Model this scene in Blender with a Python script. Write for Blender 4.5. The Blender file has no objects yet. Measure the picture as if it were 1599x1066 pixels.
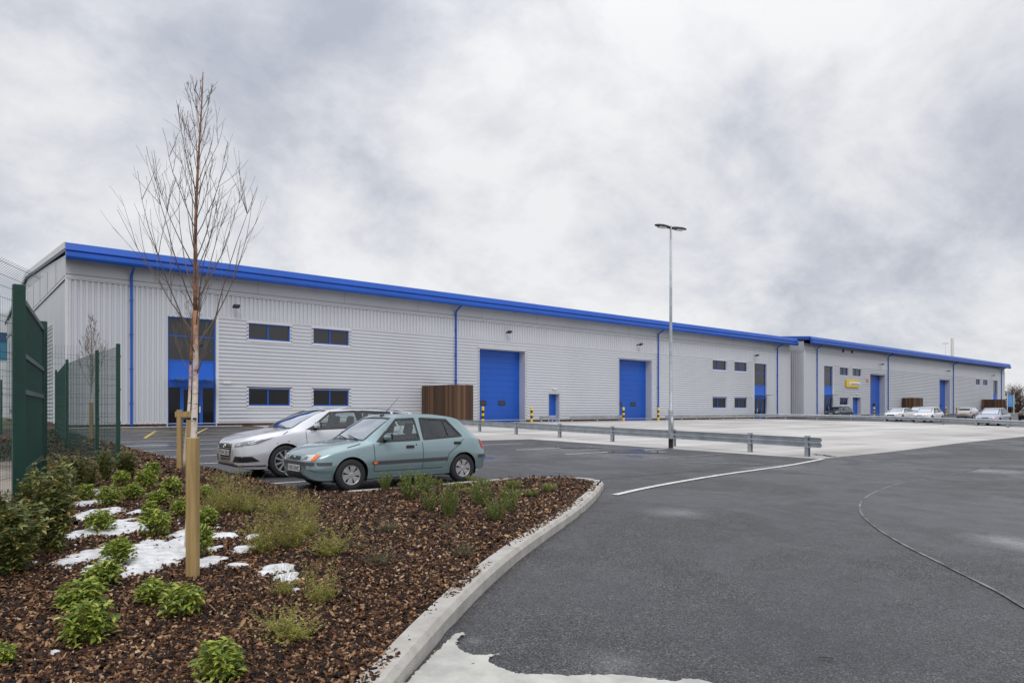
import bpy, bmesh, math, random
import numpy as np
from mathutils import Vector, Matrix
from mathutils.bvhtree import BVHTree
R = math.radians
rnd = random.Random(7)
scene = bpy.context.scene
COL = scene.collection

# ------------------------------------------------------------------ camera
# world: x along the long facade, y into the building, z = 0 at its floor
CAM = (-5.55, -45.3, 0.98)
FPX = 1082.0
FW = (.6397, .7686); RT = (.7686, -.6397)
cd = bpy.data.cameras.new('camera'); cam = bpy.data.objects.new('camera', cd); COL.objects.link(cam)
cam.location = CAM
cam.rotation_euler = (R(90), 0, -math.atan2(.6397, .7686))
cd.sensor_width = 36; cd.lens = 36*FPX/1599; cd.shift_y = (641-533)/1599
cd.clip_start = .1; cd.clip_end = 6000
scene.camera = cam

# ------------------------------------------------------------------ light
SUN_EL, SUN_AZ = R(48), R(205)      # azimuth clockwise from +y
w = bpy.data.worlds.new('World'); scene.world = w; w.use_nodes = True
nt = w.node_tree; nt.nodes.clear()
def N(t, typ, **kw):
    n = t.nodes.new(typ)
    for k, v in kw.items():
        if k.startswith('i_'):
            key = k[2:]
            key = int(key) if key.isdigit() else key.replace('_', ' ')
            n.inputs[key].default_value = v
        else: setattr(n, k, v)
    return n
def ramp(t, pts, fac=None, interp='LINEAR'):
    n = t.nodes.new('ShaderNodeValToRGB'); cr = n.color_ramp; cr.interpolation = interp
    while len(cr.elements) < len(pts): cr.elements.new(.5)
    for e, (p, c) in zip(cr.elements, pts):
        e.position = p; e.color = (*c, 1) if len(c) == 3 else c
    if fac is not None: t.links.new(fac, n.inputs[0])
    return n
def math_n(t, op, a, b=None, clamp=False):
    n = t.nodes.new('ShaderNodeMath'); n.operation = op; n.use_clamp = clamp
    for i, v in enumerate((a, b)):
        if v is None: continue
        if isinstance(v, (int, float)): n.inputs[i].default_value = v
        else: t.links.new(v, n.inputs[i])
    return n.outputs[0]
tc = N(nt, 'ShaderNodeTexCoord')
sep = N(nt, 'ShaderNodeSeparateXYZ'); nt.links.new(tc.outputs['Generated'], sep.inputs[0])
zz = math_n(nt, 'ADD', math_n(nt, 'MAXIMUM', sep.outputs[2], 0.0), .60)
px_ = math_n(nt, 'DIVIDE', sep.outputs[0], zz); py_ = math_n(nt, 'DIVIDE', sep.outputs[1], zz)
cmb = N(nt, 'ShaderNodeCombineXYZ'); nt.links.new(px_, cmb.inputs[0]); nt.links.new(py_, cmb.inputs[1])
cmb.inputs[2].default_value = 47.2
n1 = N(nt, 'ShaderNodeTexNoise', i_Scale=4.2, i_Detail=13.0, i_Roughness=.60, i_Distortion=.2); nt.links.new(cmb.outputs[0], n1.inputs['Vector'])
n2 = N(nt, 'ShaderNodeTexNoise', i_Scale=1.7, i_Detail=4.0, i_Roughness=.5); nt.links.new(cmb.outputs[0], n2.inputs['Vector'])
mixn = math_n(nt, 'ADD', math_n(nt, 'MULTIPLY', n1.outputs[0], .62), math_n(nt, 'MULTIPLY', n2.outputs[0], .38))
crmp = ramp(nt, [(.37, (.46, .49, .57)), (.44, (.57, .595, .66)), (.49, (.67, .69, .74)), (.55, (.79, .80, .83)), (.62, (.90, .90, .91))], mixn)
# overcast dome: brighter towards the zenith
zb = math_n(nt, 'ADD', math_n(nt, 'MULTIPLY', math_n(nt, 'POWER', math_n(nt, 'MAXIMUM', sep.outputs[2], 0.0), 4.0), 2.0), .985)
cloud_col = N(nt, 'ShaderNodeVectorMath', operation='SCALE'); nt.links.new(crmp.outputs[0], cloud_col.inputs[0]); nt.links.new(zb, cloud_col.inputs['Scale'])
bgc = N(nt, 'ShaderNodeBackground', i_Strength=1.0); nt.links.new(cloud_col.outputs[0], bgc.inputs[0])
sky = N(nt, 'ShaderNodeTexSky', sky_type='NISHITA', sun_disc=False, sun_elevation=SUN_EL, sun_rotation=SUN_AZ)
bgs = N(nt, 'ShaderNodeBackground', i_Strength=.1); nt.links.new(sky.outputs[0], bgs.inputs[0])
mx = N(nt, 'ShaderNodeMixShader', i_0=.94)
nt.links.new(bgs.outputs[0], mx.inputs[1]); nt.links.new(bgc.outputs[0], mx.inputs[2])
wo = N(nt, 'ShaderNodeOutputWorld'); nt.links.new(mx.outputs[0], wo.inputs[0])

sl = bpy.data.lights.new('sun', 'SUN'); sl.energy = 1.1; sl.angle = R(25); sl.color = (1, .965, .92)
so = bpy.data.objects.new('sun', sl); COL.objects.link(so)
sd = Vector((math.sin(SUN_AZ)*math.cos(SUN_EL), math.cos(SUN_AZ)*math.cos(SUN_EL), math.sin(SUN_EL)))
so.rotation_euler = sd.to_track_quat('Z', 'Y').to_euler()

scene.view_settings.view_transform = 'Standard'; scene.view_settings.look = 'None'
scene.view_settings.exposure = 0.0; scene.view_settings.gamma = 1

# ------------------------------------------------------------------ helpers
def gz(x, y):
    z = .0136*max(min(y, 0), -50)
    return z + .005*max(0, min(x, 170)-60)
def ray(u, v=641):
    a = (u-800)/FPX
    return (FW[0]+RT[0]*a, FW[1]+RT[1]*a, (641-v)/FPX)
def G(u, v, dz=0.0):                       # point of the ground seen at a measured spot
    d = ray(u, v); lo, hi = .5, 500
    for _ in range(50):
        t = (lo+hi)/2
        if CAM[2]+d[2]*t > gz(CAM[0]+d[0]*t, CAM[1]+d[1]*t)+dz: lo = t
        else: hi = t
    return (CAM[0]+d[0]*t, CAM[1]+d[1]*t, t)
def along(u, t):
    d = ray(u); return (CAM[0]+d[0]*t, CAM[1]+d[1]*t)
def set_props(o, label=None, cat=None, group=None, kind=None):
    if label: o['label'] = label
    if cat: o['category'] = cat
    if group: o['group'] = group
    if kind: o['kind'] = kind
    return o
class MB:
    def __init__(s): s.v = []; s.f = []
    def quad(s, a, b, c, d):
        n = len(s.v); s.v += [tuple(a), tuple(b), tuple(c), tuple(d)]; s.f.append((n, n+1, n+2, n+3))
    def tri(s, a, b, c):
        n = len(s.v); s.v += [tuple(a), tuple(b), tuple(c)]; s.f.append((n, n+1, n+2))
    def box(s, x0, x1, y0, y1, z0, z1):
        n = len(s.v)
        s.v += [(x0,y0,z0),(x1,y0,z0),(x1,y1,z0),(x0,y1,z0),(x0,y0,z1),(x1,y0,z1),(x1,y1,z1),(x0,y1,z1)]
        s.f += [tuple(n+i for i in q) for q in ((0,3,2,1),(4,5,6,7),(0,1,5,4),(1,2,6,5),(2,3,7,6),(3,0,4,7))]
    def bbox(s, x0, x1, y0, y1, z0, z1, b=.01):      # box with chamfered vertical and top edges
        n = len(s.v)
        for (z, i) in ((z0, 0), (z1-b, 0), (z1, b)):
            s.v += [(x0+i+b,y0+i,z),(x1-i-b,y0+i,z),(x1-i,y0+i+b,z),(x1-i,y1-i-b,z),(x1-i-b,y1-i,z),(x0+i+b,y1-i,z),(x0+i,y1-i-b,z),(x0+i,y0+i+b,z)]
        for l in range(2):
            for k in range(8):
                a, b2 = n+l*8+k, n+l*8+(k+1) % 8
                s.f.append((a, b2, b2+8, a+8))
        s.f.append(tuple(n+16+k for k in range(8))); s.f.append(tuple(n+7-k for k in range(8)))
    def tube(s, pts, r, n=8, caps=True):
        pts = [Vector(p) for p in pts]; rs = r if isinstance(r, (list, tuple)) else [r]*len(pts)
        base = len(s.v); up = None
        for i, p in enumerate(pts):
            d = (pts[min(i+1, len(pts)-1)]-pts[max(i-1, 0)]).normalized()
            if up is None:
                up = Vector((0, 0, 1)) if abs(d.z) < .9 else Vector((1, 0, 0))
            e = d.cross(up); 
            if e.length < 1e-4: e = d.cross(Vector((0, 1, 0)))
            e.normalize(); g = e.cross(d).normalized(); up = g
            for k in range(n):
                a = 2*math.pi*k/n
                s.v.append(tuple(p+e*math.cos(a)*rs[i]+g*math.sin(a)*rs[i]))
        for i in range(len(pts)-1):
            for k in range(n):
                a = base+i*n+k; b = base+i*n+(k+1) % n
                s.f.append((a, b, b+n, a+n))
        if caps and n > 2:
            s.f.append(tuple(base+n-1-k for k in range(n))); m = base+(len(pts)-1)*n
            s.f.append(tuple(m+k for k in range(n)))
    def lathe(s, prof, c, axis='z', n=24):           # prof: (radius, height)
        base = len(s.v)
        for (r, h) in prof:
            for k in range(n):
                a = 2*math.pi*k/n; p = (r*math.cos(a), r*math.sin(a), h)
                if axis == 'y': p = (p[0], p[2], p[1])
                if axis == 'x': p = (p[2], p[0], p[1])
                s.v.append((c[0]+p[0], c[1]+p[1], c[2]+p[2]))
        for i in range(len(prof)-1):
            for k in range(n):
                a = base+i*n+k; b = base+i*n+(k+1) % n
                s.f.append((a, b, b+n, a+n))
    def prism(s, poly, z0, z1):
        n = len(s.v); m = len(poly)
        s.v += [(p[0], p[1], z0) for p in poly]+[(p[0], p[1], z1) for p in poly]
        s.f.append(tuple(n+m-1-k for k in range(m))); s.f.append(tuple(n+m+k for k in range(m)))
        for k in range(m): s.f.append((n+k, n+(k+1) % m, n+m+(k+1) % m, n+m+k))
    def build(s, name, mat, parent=None, smooth=False, loc=None):
        me = bpy.data.meshes.new(name); me.from_pydata(s.v, [], s.f)
        if smooth: me.shade_smooth()
        me.materials.append(mat); me.update()
        o = bpy.data.objects.new(name, me); COL.objects.link(o)
        if parent: o.parent = parent
        if loc: o.location = loc
        return o
def npmesh(name, V, F, mat, parent=None, smooth=False):
    V = np.asarray(V, dtype=np.float32).reshape(-1, 3); F = np.asarray(F, dtype=np.int32); k = F.shape[1]
    me = bpy.data.meshes.new(name); me.vertices.add(len(V)); me.vertices.foreach_set('co', V.ravel())
    me.loops.add(F.size); me.loops.foreach_set('vertex_index', F.ravel())
    me.polygons.add(len(F)); me.polygons.foreach_set('loop_start', np.arange(0, F.size, k, dtype=np.int32))
    me.update(calc_edges=True); me.validate()
    if smooth: me.shade_smooth()
    me.materials.append(mat)
    o = bpy.data.objects.new(name, me); COL.objects.link(o)
    if parent: o.parent = parent
    return o
def empty(name, loc=(0, 0, 0), rz=0, **kw):
    o = bpy.data.objects.new(name, None); COL.objects.link(o); o.location = loc; o.rotation_euler = (0, 0, rz)
    o.empty_display_size = .3
    return set_props(o, **kw)
def copy_tree(o, parent=None):
    c = o.copy(); COL.objects.link(c)
    if parent: c.parent = parent
    for ch in list(o.children): copy_tree(ch, c)
    return c
def catmull(pts, n=8, closed=False):
    out = []; m = len(pts)
    rng = range(m) if closed else range(m-1)
    for i in rng:
        g = (lambda k: pts[k % m]) if closed else (lambda k: pts[max(0, min(m-1, k))])
        p0, p1, p2, p3 = g(i-1), g(i), g(i+1), g(i+2)
        for j in range(n):
            t = j/n
            out.append(tuple(.5*((2*b)+(-a+c)*t+(2*a-5*b+4*c-d)*t*t+(-a+3*b-3*c+d)*t**3) for a, b, c, d in zip(p0, p1, p2, p3)))
    if not closed: out.append(tuple(pts[-1]))
    return out
def inpoly(x, y, poly):
    c = False; j = len(poly)-1
    for i in range(len(poly)):
        xi, yi = poly[i][0], poly[i][1]; xj, yj = poly[j][0], poly[j][1]
        if (yi > y) != (yj > y) and x < (xj-xi)*(y-yi)/(yj-yi)+xi: c = not c
        j = i
    return c
def sheet(name, poly, dz, mat, kind='structure', label=None, cat=None):   # flat sheet following the ground
    bm = bmesh.new(); bm.faces.new([bm.verts.new((p[0], p[1], 0)) for p in poly])
    for co, no in (((60,0,0),(1,0,0)), ((170,0,0),(1,0,0)), ((0,0,0),(0,1,0)), ((0,-50,0),(0,1,0))):
        bmesh.ops.bisect_plane(bm, geom=bm.verts[:]+bm.edges[:]+bm.faces[:], plane_co=co, plane_no=no)
    bmesh.ops.triangulate(bm, faces=bm.faces[:])
    for v in bm.verts: v.co.z = gz(v.co.x, v.co.y)+dz
    bmesh.ops.recalc_face_normals(bm, faces=bm.faces[:])
    if sum(f.normal.z for f in bm.faces) < 0: bmesh.ops.reverse_faces(bm, faces=bm.faces[:])
    me = bpy.data.meshes.new(name); bm.to_mesh(me); bm.free(); me.materials.append(mat)
    o = bpy.data.objects.new(name, me); COL.objects.link(o)
    return set_props(o, kind=kind, label=label, cat=cat)
def ribbon_pts(pts, w, step=1.0):
    L = []
    for i in range(len(pts)-1):
        a, b = Vector(pts[i][:2]), Vector(pts[i+1][:2]); n = max(1, int((b-a).length/step))
        for k in range(n): L.append(a.lerp(b, k/n))
    L.append(Vector(pts[-1][:2])); out = []
    for i, p in enumerate(L):
        d = (L[min(i+1, len(L)-1)]-L[max(i-1, 0)]).normalized(); nn = Vector((-d.y, d.x))
        out.append((p+nn*w/2, p-nn*w/2))
    return out
def line_mark(name, pts, w, dz, mat, mb=None, wob=0):
    m = mb or MB(); rp = ribbon_pts(pts, w)
    for i in range(len(rp)-1):
        a, b = rp[i]; c, d = rp[i+1]
        m.quad(*[(p.x, p.y, gz(p.x, p.y)+dz) for p in (a, b, d, c)])
    if mb: return
    return set_props(m.build(name, mat), kind='structure')

# ------------------------------------------------------------------ materials
def mat(name, col, rough=.5, metal=0, spec=.5, var=0, vscale=2, bump=0, bscale=20, coat=0, det=4, col2=None, stretch=None, obj=True):
    m = bpy.data.materials.new(name); m.use_nodes = True; t = m.node_tree; b = t.nodes['Principled BSDF']
    b.inputs['Base Color'].default_value = (*col, 1); b.inputs['Roughness'].default_value = rough
    b.inputs['Metallic'].default_value = metal; b.inputs['Specular IOR Level'].default_value = spec
    if coat: b.inputs['Coat Weight'].default_value = coat; b.inputs['Coat Roughness'].default_value = .08
    if var or col2 or bump:
        c = N(t, 'ShaderNodeTexCoord'); vec = c.outputs['Object']
        if stretch:
            mp = N(t, 'ShaderNodeMapping'); mp.inputs['Scale'].default_value = stretch; t.links.new(vec, mp.inputs[0]); vec = mp.outputs[0]
    if var or col2:
        n = N(t, 'ShaderNodeTexNoise', i_Scale=vscale, i_Detail=float(det), i_Roughness=.6); t.links.new(vec, n.inputs['Vector'])
        c2 = col2 or tuple(x*(1-var) for x in col); c1 = col if col2 else tuple(min(1, x*(1+var)) for x in col)
        r = ramp(t, [(.35, c2), (.65, c1)], n.outputs[0]); t.links.new(r.outputs[0], b.inputs['Base Color'])
    if bump:
        n = N(t, 'ShaderNodeTexNoise', i_Scale=bscale, i_Detail=4.0); t.links.new(vec, n.inputs['Vector'])
        bp = N(t, 'ShaderNodeBump', i_Strength=min(1, bump), i_Distance=.02); t.links.new(n.outputs[0], bp.inputs['Height']); t.links.new(bp.outputs[0], b.inputs['Normal'])
    return m
M = {}
M['clad'] = mat('silver_cladding', (.575, .59, .63), .42, .12, .5, var=.02, vscale=.35, stretch=(1, 1, .3))
M['clad2'] = mat('silver_cladding_flat', (.56, .575, .612), .42, .12, .5, var=.05, vscale=.3)
M['trim'] = mat('grey_flashing', (.66, .665, .68), .4, .1, .5, var=.03)
M['gapdark'] = mat('dark_joint', (.09, .09, .10), .7)
M['blue'] = mat('blue_coated_steel', (.007, .088, .46), .36, 0, .5, var=.06, vscale=.6)
M['bluelight'] = mat('blue_panel', (.010, .11, .56), .36, 0, .5, var=.06, vscale=.6)
M['bluedark'] = mat('navy_trim', (.02, .035, .16), .4)
M['brick'] = mat('brown_brick', (.10, .045, .03), .85, var=.35, vscale=9)
M['roof'] = mat('roof_sheet', (.42, .43, .46), .45, .2, var=.06)
M['pane'] = mat('window_pane', (.012, .011, .013), .03, 0, .75, bump=.03, bscale=1.2)
M['panelo'] = mat('ground_floor_pane', (.006, .006, .008), .05, 0, .38, bump=.03, bscale=1.2)
M['black'] = mat('black_plastic', (.018, .018, .02), .5)
M['rubber'] = mat('tyre_rubber', (.022, .022, .024), .85, bump=.1, bscale=60)
M['galv'] = mat('galvanised_steel', (.40, .43, .46), .42, .55, .5, var=.18, vscale=3, bump=.05, bscale=30)
M['galvl'] = mat('galvanised_rail', (.44, .47, .50), .38, .6, .5, var=.14, vscale=2.5)
M['yellow'] = mat('yellow_paint', (.80, .52, .01), .5, var=.06, vscale=8)
M['timber'] = None
M['stake'] = mat('treated_softwood', (.44, .31, .13), .75, vscale=3, col2=(.30, .20, .085), stretch=(9, 9, .6), det=8, bump=.3, bscale=8)
M['kerb'] = mat('kerb_concrete', (.46, .44, .40), .85, vscale=5, col2=(.34, .32, .29), det=8, bump=.35, bscale=70)
M['green'] = mat('green_powder_coat', (.006, .045, .032), .4, var=.1, vscale=3)
M['mark'] = mat('white_road_paint', (.72, .72, .70), .7, vscale=12, col2=(.42, .42, .42), det=8)
M['markdim'] = mat('worn_road_paint', (.34, .335, .32), .75, vscale=9, col2=(.12, .12, .12), det=8)
M['marky'] = mat('yellow_road_paint', (.66, .46, .05), .7, vscale=2.5, col2=(.32, .24, .08), det=6)
M['white'] = mat('white_plastic', (.72, .72, .70), .5)
M['seam'] = mat('tar_seam', (.23, .23, .23), .8, vscale=3, col2=(.04, .04, .042), det=6)
M['snow'] = mat('snow', (.76, .77, .79), .7, bump=1, bscale=28, vscale=9, col2=(.50, .49, .49), det=8)
M['slush'] = mat('pale_slush', (.50, .49, .445), .8, vscale=5, col2=(.36, .355, .33), det=6, bump=.2, bscale=25)

def wsp(u, v, ru, rv):
    x, y, t = G(u, v); return (x, y, ru*t/FPX, rv*t*t/FPX/1.45)
def asphalt(name, c1, c2, speck=1, wet=()):
    m = bpy.data.materials.new(name); m.use_nodes = True; t = m.node_tree; b = t.nodes['Principled BSDF']
    c = N(t, 'ShaderNodeTexCoord'); o = c.outputs['Object']
    n1 = N(t, 'ShaderNodeTexNoise', i_Scale=.34, i_Detail=8.0, i_Roughness=.66, i_Distortion=.6); t.links.new(o, n1.inputs['Vector'])
    n2 = N(t, 'ShaderNodeTexNoise', i_Scale=2.3, i_Detail=8.0, i_Roughness=.7); t.links.new(o, n2.inputs['Vector'])
    vo = N(t, 'ShaderNodeTexVoronoi', i_Scale=105.0, i_Randomness=1.0); t.links.new(o, vo.inputs['Vector'])
    n3 = N(t, 'ShaderNodeTexNoise', i_Scale=120.0, i_Detail=2.0); t.links.new(o, n3.inputs['Vector'])
    mxv = math_n(t, 'ADD', math_n(t, 'MULTIPLY', n1.outputs[0], .6), math_n(t, 'MULTIPLY', n2.outputs[0], .4))
    r = ramp(t, [(.36, c1), (.64, c2)], mxv)
    sp = ramp(t, [(.0, (.12, .12, .13)), (.35, (.6, .6, .6)), (.65, (1.4, 1.4, 1.42)), (.9, (2.0, 2.0, 2.0)), (1, (3.8, 3.7, 3.6))], N(t, 'ShaderNodeSeparateColor').outputs[0])
    sc = [n for n in t.nodes if n.type == 'SEPARATE_COLOR'][0]; t.links.new(vo.outputs['Color'], sc.inputs[0])
    mm = N(t, 'ShaderNodeMix', data_type='RGBA', blend_type='MULTIPLY'); mm.inputs[0].default_value = speck
    t.links.new(r.outputs[0], mm.inputs[6]); t.links.new(sp.outputs[0], mm.inputs[7]); t.links.new(mm.outputs[2], b.inputs['Base Color'])
    rr = ramp(t, [(.42, (.32,)*3), (.62, (.72,)*3)], n1.outputs[0]); t.links.new(rr.outputs[0], b.inputs['Roughness'])
    b.inputs['Specular IOR Level'].default_value = .5
    bp = N(t, 'ShaderNodeBump', i_Strength=.7, i_Distance=.008)
    msk = None
    for (wx, wy, rx, ry) in wet:          # standing damp with low roughness
        mp = N(t, 'ShaderNodeMapping', vector_type='TEXTURE'); mp.inputs['Location'].default_value = (wx, wy, 0); mp.inputs['Rotation'].default_value = (0, 0, -.694); mp.inputs['Scale'].default_value = (rx, ry, 1)
        t.links.new(o, mp.inputs[0]); fl = N(t, 'ShaderNodeVectorMath', operation='MULTIPLY'); fl.inputs[1].default_value = (1, 1, 0); t.links.new(mp.outputs[0], fl.inputs[0])
        ln = N(t, 'ShaderNodeVectorMath', operation='LENGTH'); t.links.new(fl.outputs[0], ln.inputs[0])
        dd = math_n(t, 'ADD', ln.outputs['Value'], math_n(t, 'MULTIPLY', math_n(t, 'SUBTRACT', n2.outputs[0], .5), 2.2))
        mm_ = math_n(t, 'MULTIPLY', math_n(t, 'SUBTRACT', 1.15, dd), .95, True)
        msk = mm_ if msk is None else math_n(t, 'MAXIMUM', msk, mm_)
    if msk is not None:
        inv = math_n(t, 'SUBTRACT', 1.0, msk)
        rw = math_n(t, 'ADD', math_n(t, 'MULTIPLY', rr.outputs[0], inv), math_n(t, 'MULTIPLY', msk, .14)); t.links.new(rw, b.inputs['Roughness'])
        t.links.new(math_n(t, 'MULTIPLY', math_n(t, 'SUBTRACT', 1.0, math_n(t, 'MULTIPLY', msk, .93)), .7), bp.inputs['Strength'])
    h = math_n(t, 'ADD', vo.outputs['Distance'], n3.outputs[0]); t.links.new(h, bp.inputs['Height']); t.links.new(bp.outputs[0], b.inputs['Normal'])
    return m
M['road'] = asphalt('road_asphalt', (.020, .020, .023), (.062, .061, .064), 1, [wsp(960, 1036, 75, 26), wsp(1190, 728, 90, 5), wsp(1060, 800, 60, 8), wsp(740, 1000, 22, 8)])
M['park'] = asphalt('parking_asphalt', (.020, .020, .023), (.060, .060, .064), 1, [wsp(990, 712, 75, 5), wsp(880, 702, 60, 3), wsp(760, 715, 40, 6), wsp(250, 695, 60, 5)])
M['lane'] = asphalt('older_asphalt', (.024, .024, .027), (.068, .067, .070), .9, [wsp(1590, 848, 75, 22), wsp(1540, 735, 60, 4)])
def concrete(name, c1, c2):
    m = bpy.data.materials.new(name); m.use_nodes = True; t = m.node_tree; b = t.nodes['Principled BSDF']
    c = N(t, 'ShaderNodeTexCoord'); o = c.outputs['Object']
    n1 = N(t, 'ShaderNodeTexNoise', i_Scale=.16, i_Detail=7.0, i_Roughness=.65); t.links.new(o, n1.inputs['Vector'])
    mp = N(t, 'ShaderNodeMapping'); mp.inputs['Scale'].default_value = (.05, .45, 1); t.links.new(o, mp.inputs[0])
    n2 = N(t, 'ShaderNodeTexNoise', i_Scale=1.0, i_Detail=6.0, i_Roughness=.6); t.links.new(mp.outputs[0], n2.inputs['Vector'])
    s = math_n(t, 'ADD', math_n(t, 'MULTIPLY', n1.outputs[0], .5), math_n(t, 'MULTIPLY', n2.outputs[0], .5))
    r = ramp(t, [(.38, c1), (.6, c2)], s)
    bk = N(t, 'ShaderNodeTexBrick', i_Scale=1.0, i_Mortar_Size=.02, i_Brick_Width=6.0, i_Row_Height=4.6, offset=0.0)
    bk.inputs['Color1'].default_value = (1, 1, 1, 1); bk.inputs['Color2'].default_value = (.93, .93, .93, 1); bk.inputs['Mortar'].default_value = (.18, .17, .16, 1)
    t.links.new(o, bk.inputs['Vector'])
    mm = N(t, 'ShaderNodeMix', data_type='RGBA', blend_type='MULTIPLY'); mm.inputs[0].default_value = .8
    t.links.new(r.outputs[0], mm.inputs[6]); t.links.new(bk.outputs['Color'], mm.inputs[7]); t.links.new(mm.outputs[2], b.inputs['Base Color'])
    b.inputs['Roughness'].default_value = .8
    return m
M['conc'] = concrete('yard_concrete', (.30, .285, .265), (.57, .55, .53))
def islands(name, cols, rough=.6, transl=0, spec=.4, bump=0):
    m = bpy.data.materials.new(name); m.use_nodes = True; t = m.node_tree; b = t.nodes['Principled BSDF']
    g = N(t, 'ShaderNodeNewGeometry'); r = ramp(t, cols, g.outputs['Random Per Island'])
    t.links.new(r.outputs[0], b.inputs['Base Color']); b.inputs['Roughness'].default_value = rough; b.inputs['Specular IOR Level'].default_value = spec
    if transl:
        tr = N(t, 'ShaderNodeBsdfTranslucent'); t.links.new(r.outputs[0], tr.inputs[0]); ms = N(t, 'ShaderNodeMixShader', i_0=transl)
        out = [n for n in t.nodes if n.type == 'OUTPUT_MATERIAL'][0]
        t.links.new(b.outputs[0], ms.inputs[1]); t.links.new(tr.outputs[0], ms.inputs[2]); t.links.new(ms.outputs[0], out.inputs[0])
    return m
M['chip'] = islands('bark_chips', [(0, (.008, .006, .005)), (.35, (.026, .013, .009)), (.62, (.080, .035, .018)), (.80, (.17, .080, .036)), (.92, (.32, .18, .09)), (1, (.50, .35, .22))], .75, spec=.25)
M['laurel'] = islands('laurel_leaf', [(0, (.050, .105, .018)), (.3, (.16, .24, .032)), (.65, (.36, .43, .065)), (1, (.58, .60, .14))], .36, .35)
M['photinia'] = islands('olive_leaf', [(0, (.050, .072, .026)), (.45, (.14, .18, .060)), (.72, (.28, .31, .10)), (.92, (.40, .34, .10)), (1, (.46, .20, .08))], .42, .25)
M['wispy'] = islands('yellow_green_foliage', [(0, (.15, .21, .03)), (.4, (.34, .38, .07)), (.75, (.52, .46, .11)), (1, (.62, .46, .17))], .7, .4)
M['hebe'] = islands('narrow_green_leaf', [(0, (.055, .10, .02)), (.5, (.13, .21, .04)), (.85, (.26, .32, .07)), (1, (.40, .36, .11))], .5, .25)
M['limehebe'] = islands('lime_leaf', [(0, (.11, .16, .02)), (.5, (.20, .27, .04)), (1, (.33, .36, .08))], .5, .3)
M['sage'] = islands('sage_foliage', [(0, (.035, .045, .025)), (.6, (.075, .085, .05)), (1, (.13, .11, .07))], .7, .2)
M['timber'] = islands('brown_stained_timber', [(0, (.050, .028, .018)), (.6, (.085, .047, .028)), (.88, (.115, .062, .035)), (1, (.17, .085, .042))], .8)
M['dryred'] = islands('reddish_leaf', [(0, (.05, .04, .025)), (.6, (.13, .045, .035)), (1, (.25, .07, .06))], .6, .2)
M['twig'] = mat('dark_twig', (.125, .095, .080), .7)
M['stem'] = mat('green_brown_stem', (.20, .17, .07), .7)
M['bark_w'] = mat('birch_bark', (.70, .64, .58), .6, vscale=6, col2=(.50, .40, .33), stretch=(1, 1, 4), det=5)
t_ = M['bark_w'].node_tree; rm_ = [n for n in t_.nodes if n.type == 'VALTORGB'][0].color_ramp; e_ = rm_.elements.new(.36); e_.color = (.07, .045, .035, 1); rm_.elements[0].position = .33; rm_.elements[1].position = .36
b_ = t_.nodes['Principled BSDF']; rp_ = [n for n in t_.nodes if n.type == 'VALTORGB'][0]; c_ = N(t_, 'ShaderNodeTexCoord'); sp_ = N(t_, 'ShaderNodeSeparateXYZ'); t_.links.new(c_.outputs['Object'], sp_.inputs[0])
nn_ = N(t_, 'ShaderNodeTexNoise', i_Scale=14.0, i_Detail=3.0); t_.links.new(c_.outputs['Object'], nn_.inputs['Vector'])
mr_ = math_n(t_, 'MULTIPLY', math_n(t_, 'SUBTRACT', math_n(t_, 'ADD', sp_.outputs[2], math_n(t_, 'MULTIPLY', nn_.outputs[0], 1.6)), 2.3), 1.3, True)
mo_ = N(t_, 'ShaderNodeMix', data_type='RGBA'); t_.links.new(mr_, mo_.inputs[0]); t_.links.new(rp_.outputs[0], mo_.inputs[6]); mo_.inputs[7].default_value = (.34, .15, .065, 1); t_.links.new(mo_.outputs[2], b_.inputs['Base Color'])
rm_.elements[2].position = .42; rm_.elements[2].color = (.70, .62, .55, 1); rm_.elements[0].color = (.05, .035, .03, 1); rm_.elements[1].color = (.50, .38, .30, 1)
M['bark_o'] = mat('young_birch_bark', (.36, .16, .07), .55, vscale=9, col2=(.14, .06, .035), stretch=(1, 1, 3), det=5)
M['soil'] = mat('dark_mulch_soil', (.040, .022, .015), .95, vscale=14, col2=(.018, .011, .008), bump=.9, bscale=22, det=8)
M['grass'] = mat('rough_grass', (.07, .09, .03), .9, vscale=.6, col2=(.045, .05, .02), det=6, bump=.5, bscale=6)
M['hedge'] = islands('dark_ground_cover', [(0, (.010, .018, .008)), (.6, (.025, .035, .014)), (1, (.06, .05, .02))], .6)
M['treeline'] = islands('bare_hedgerow', [(0, (.035, .026, .02)), (.6, (.075, .055, .04)), (1, (.11, .085, .05))], .8)

def glass_mat(name, tint, a=.55, extra=.10):
    m = bpy.data.materials.new(name); m.use_nodes = True; t = m.node_tree; t.nodes.clear()
    o = N(t, 'ShaderNodeOutputMaterial'); g = N(t, 'ShaderNodeBsdfGlossy', i_Roughness=.02); tr = N(t, 'ShaderNodeBsdfTransparent')
    g.inputs[0].default_value = (.9, .95, 1, 1); tr.inputs[0].default_value = (*tint, 1)
    f = N(t, 'ShaderNodeFresnel', i_IOR=1.5); fm = math_n(t, 'ADD', math_n(t, 'MULTIPLY', f.outputs[0], 1.3), extra, True)
    mx = N(t, 'ShaderNodeMixShader'); t.links.new(fm, mx.inputs[0]); t.links.new(tr.outputs[0], mx.inputs[1]); t.links.new(g.outputs[0], mx.inputs[2]); t.links.new(mx.outputs[0], o.inputs[0])
    return m
M['cglass'] = glass_mat('car_glass', (.66, .74, .72), extra=.02)
M['wscreen'] = glass_mat('windscreen_glass', (.35, .39, .38), extra=.42)
M['canopy'] = glass_mat('canopy_glass', (.75, .85, .85))
def paint(name, col, metal=.35, rough=.32):
    m = mat(name, col, rough*.75, metal, .5, coat=.8); return m
M['p_teal'] = paint('pale_green_metallic_paint', (.225, .315, .335), .35)
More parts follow.
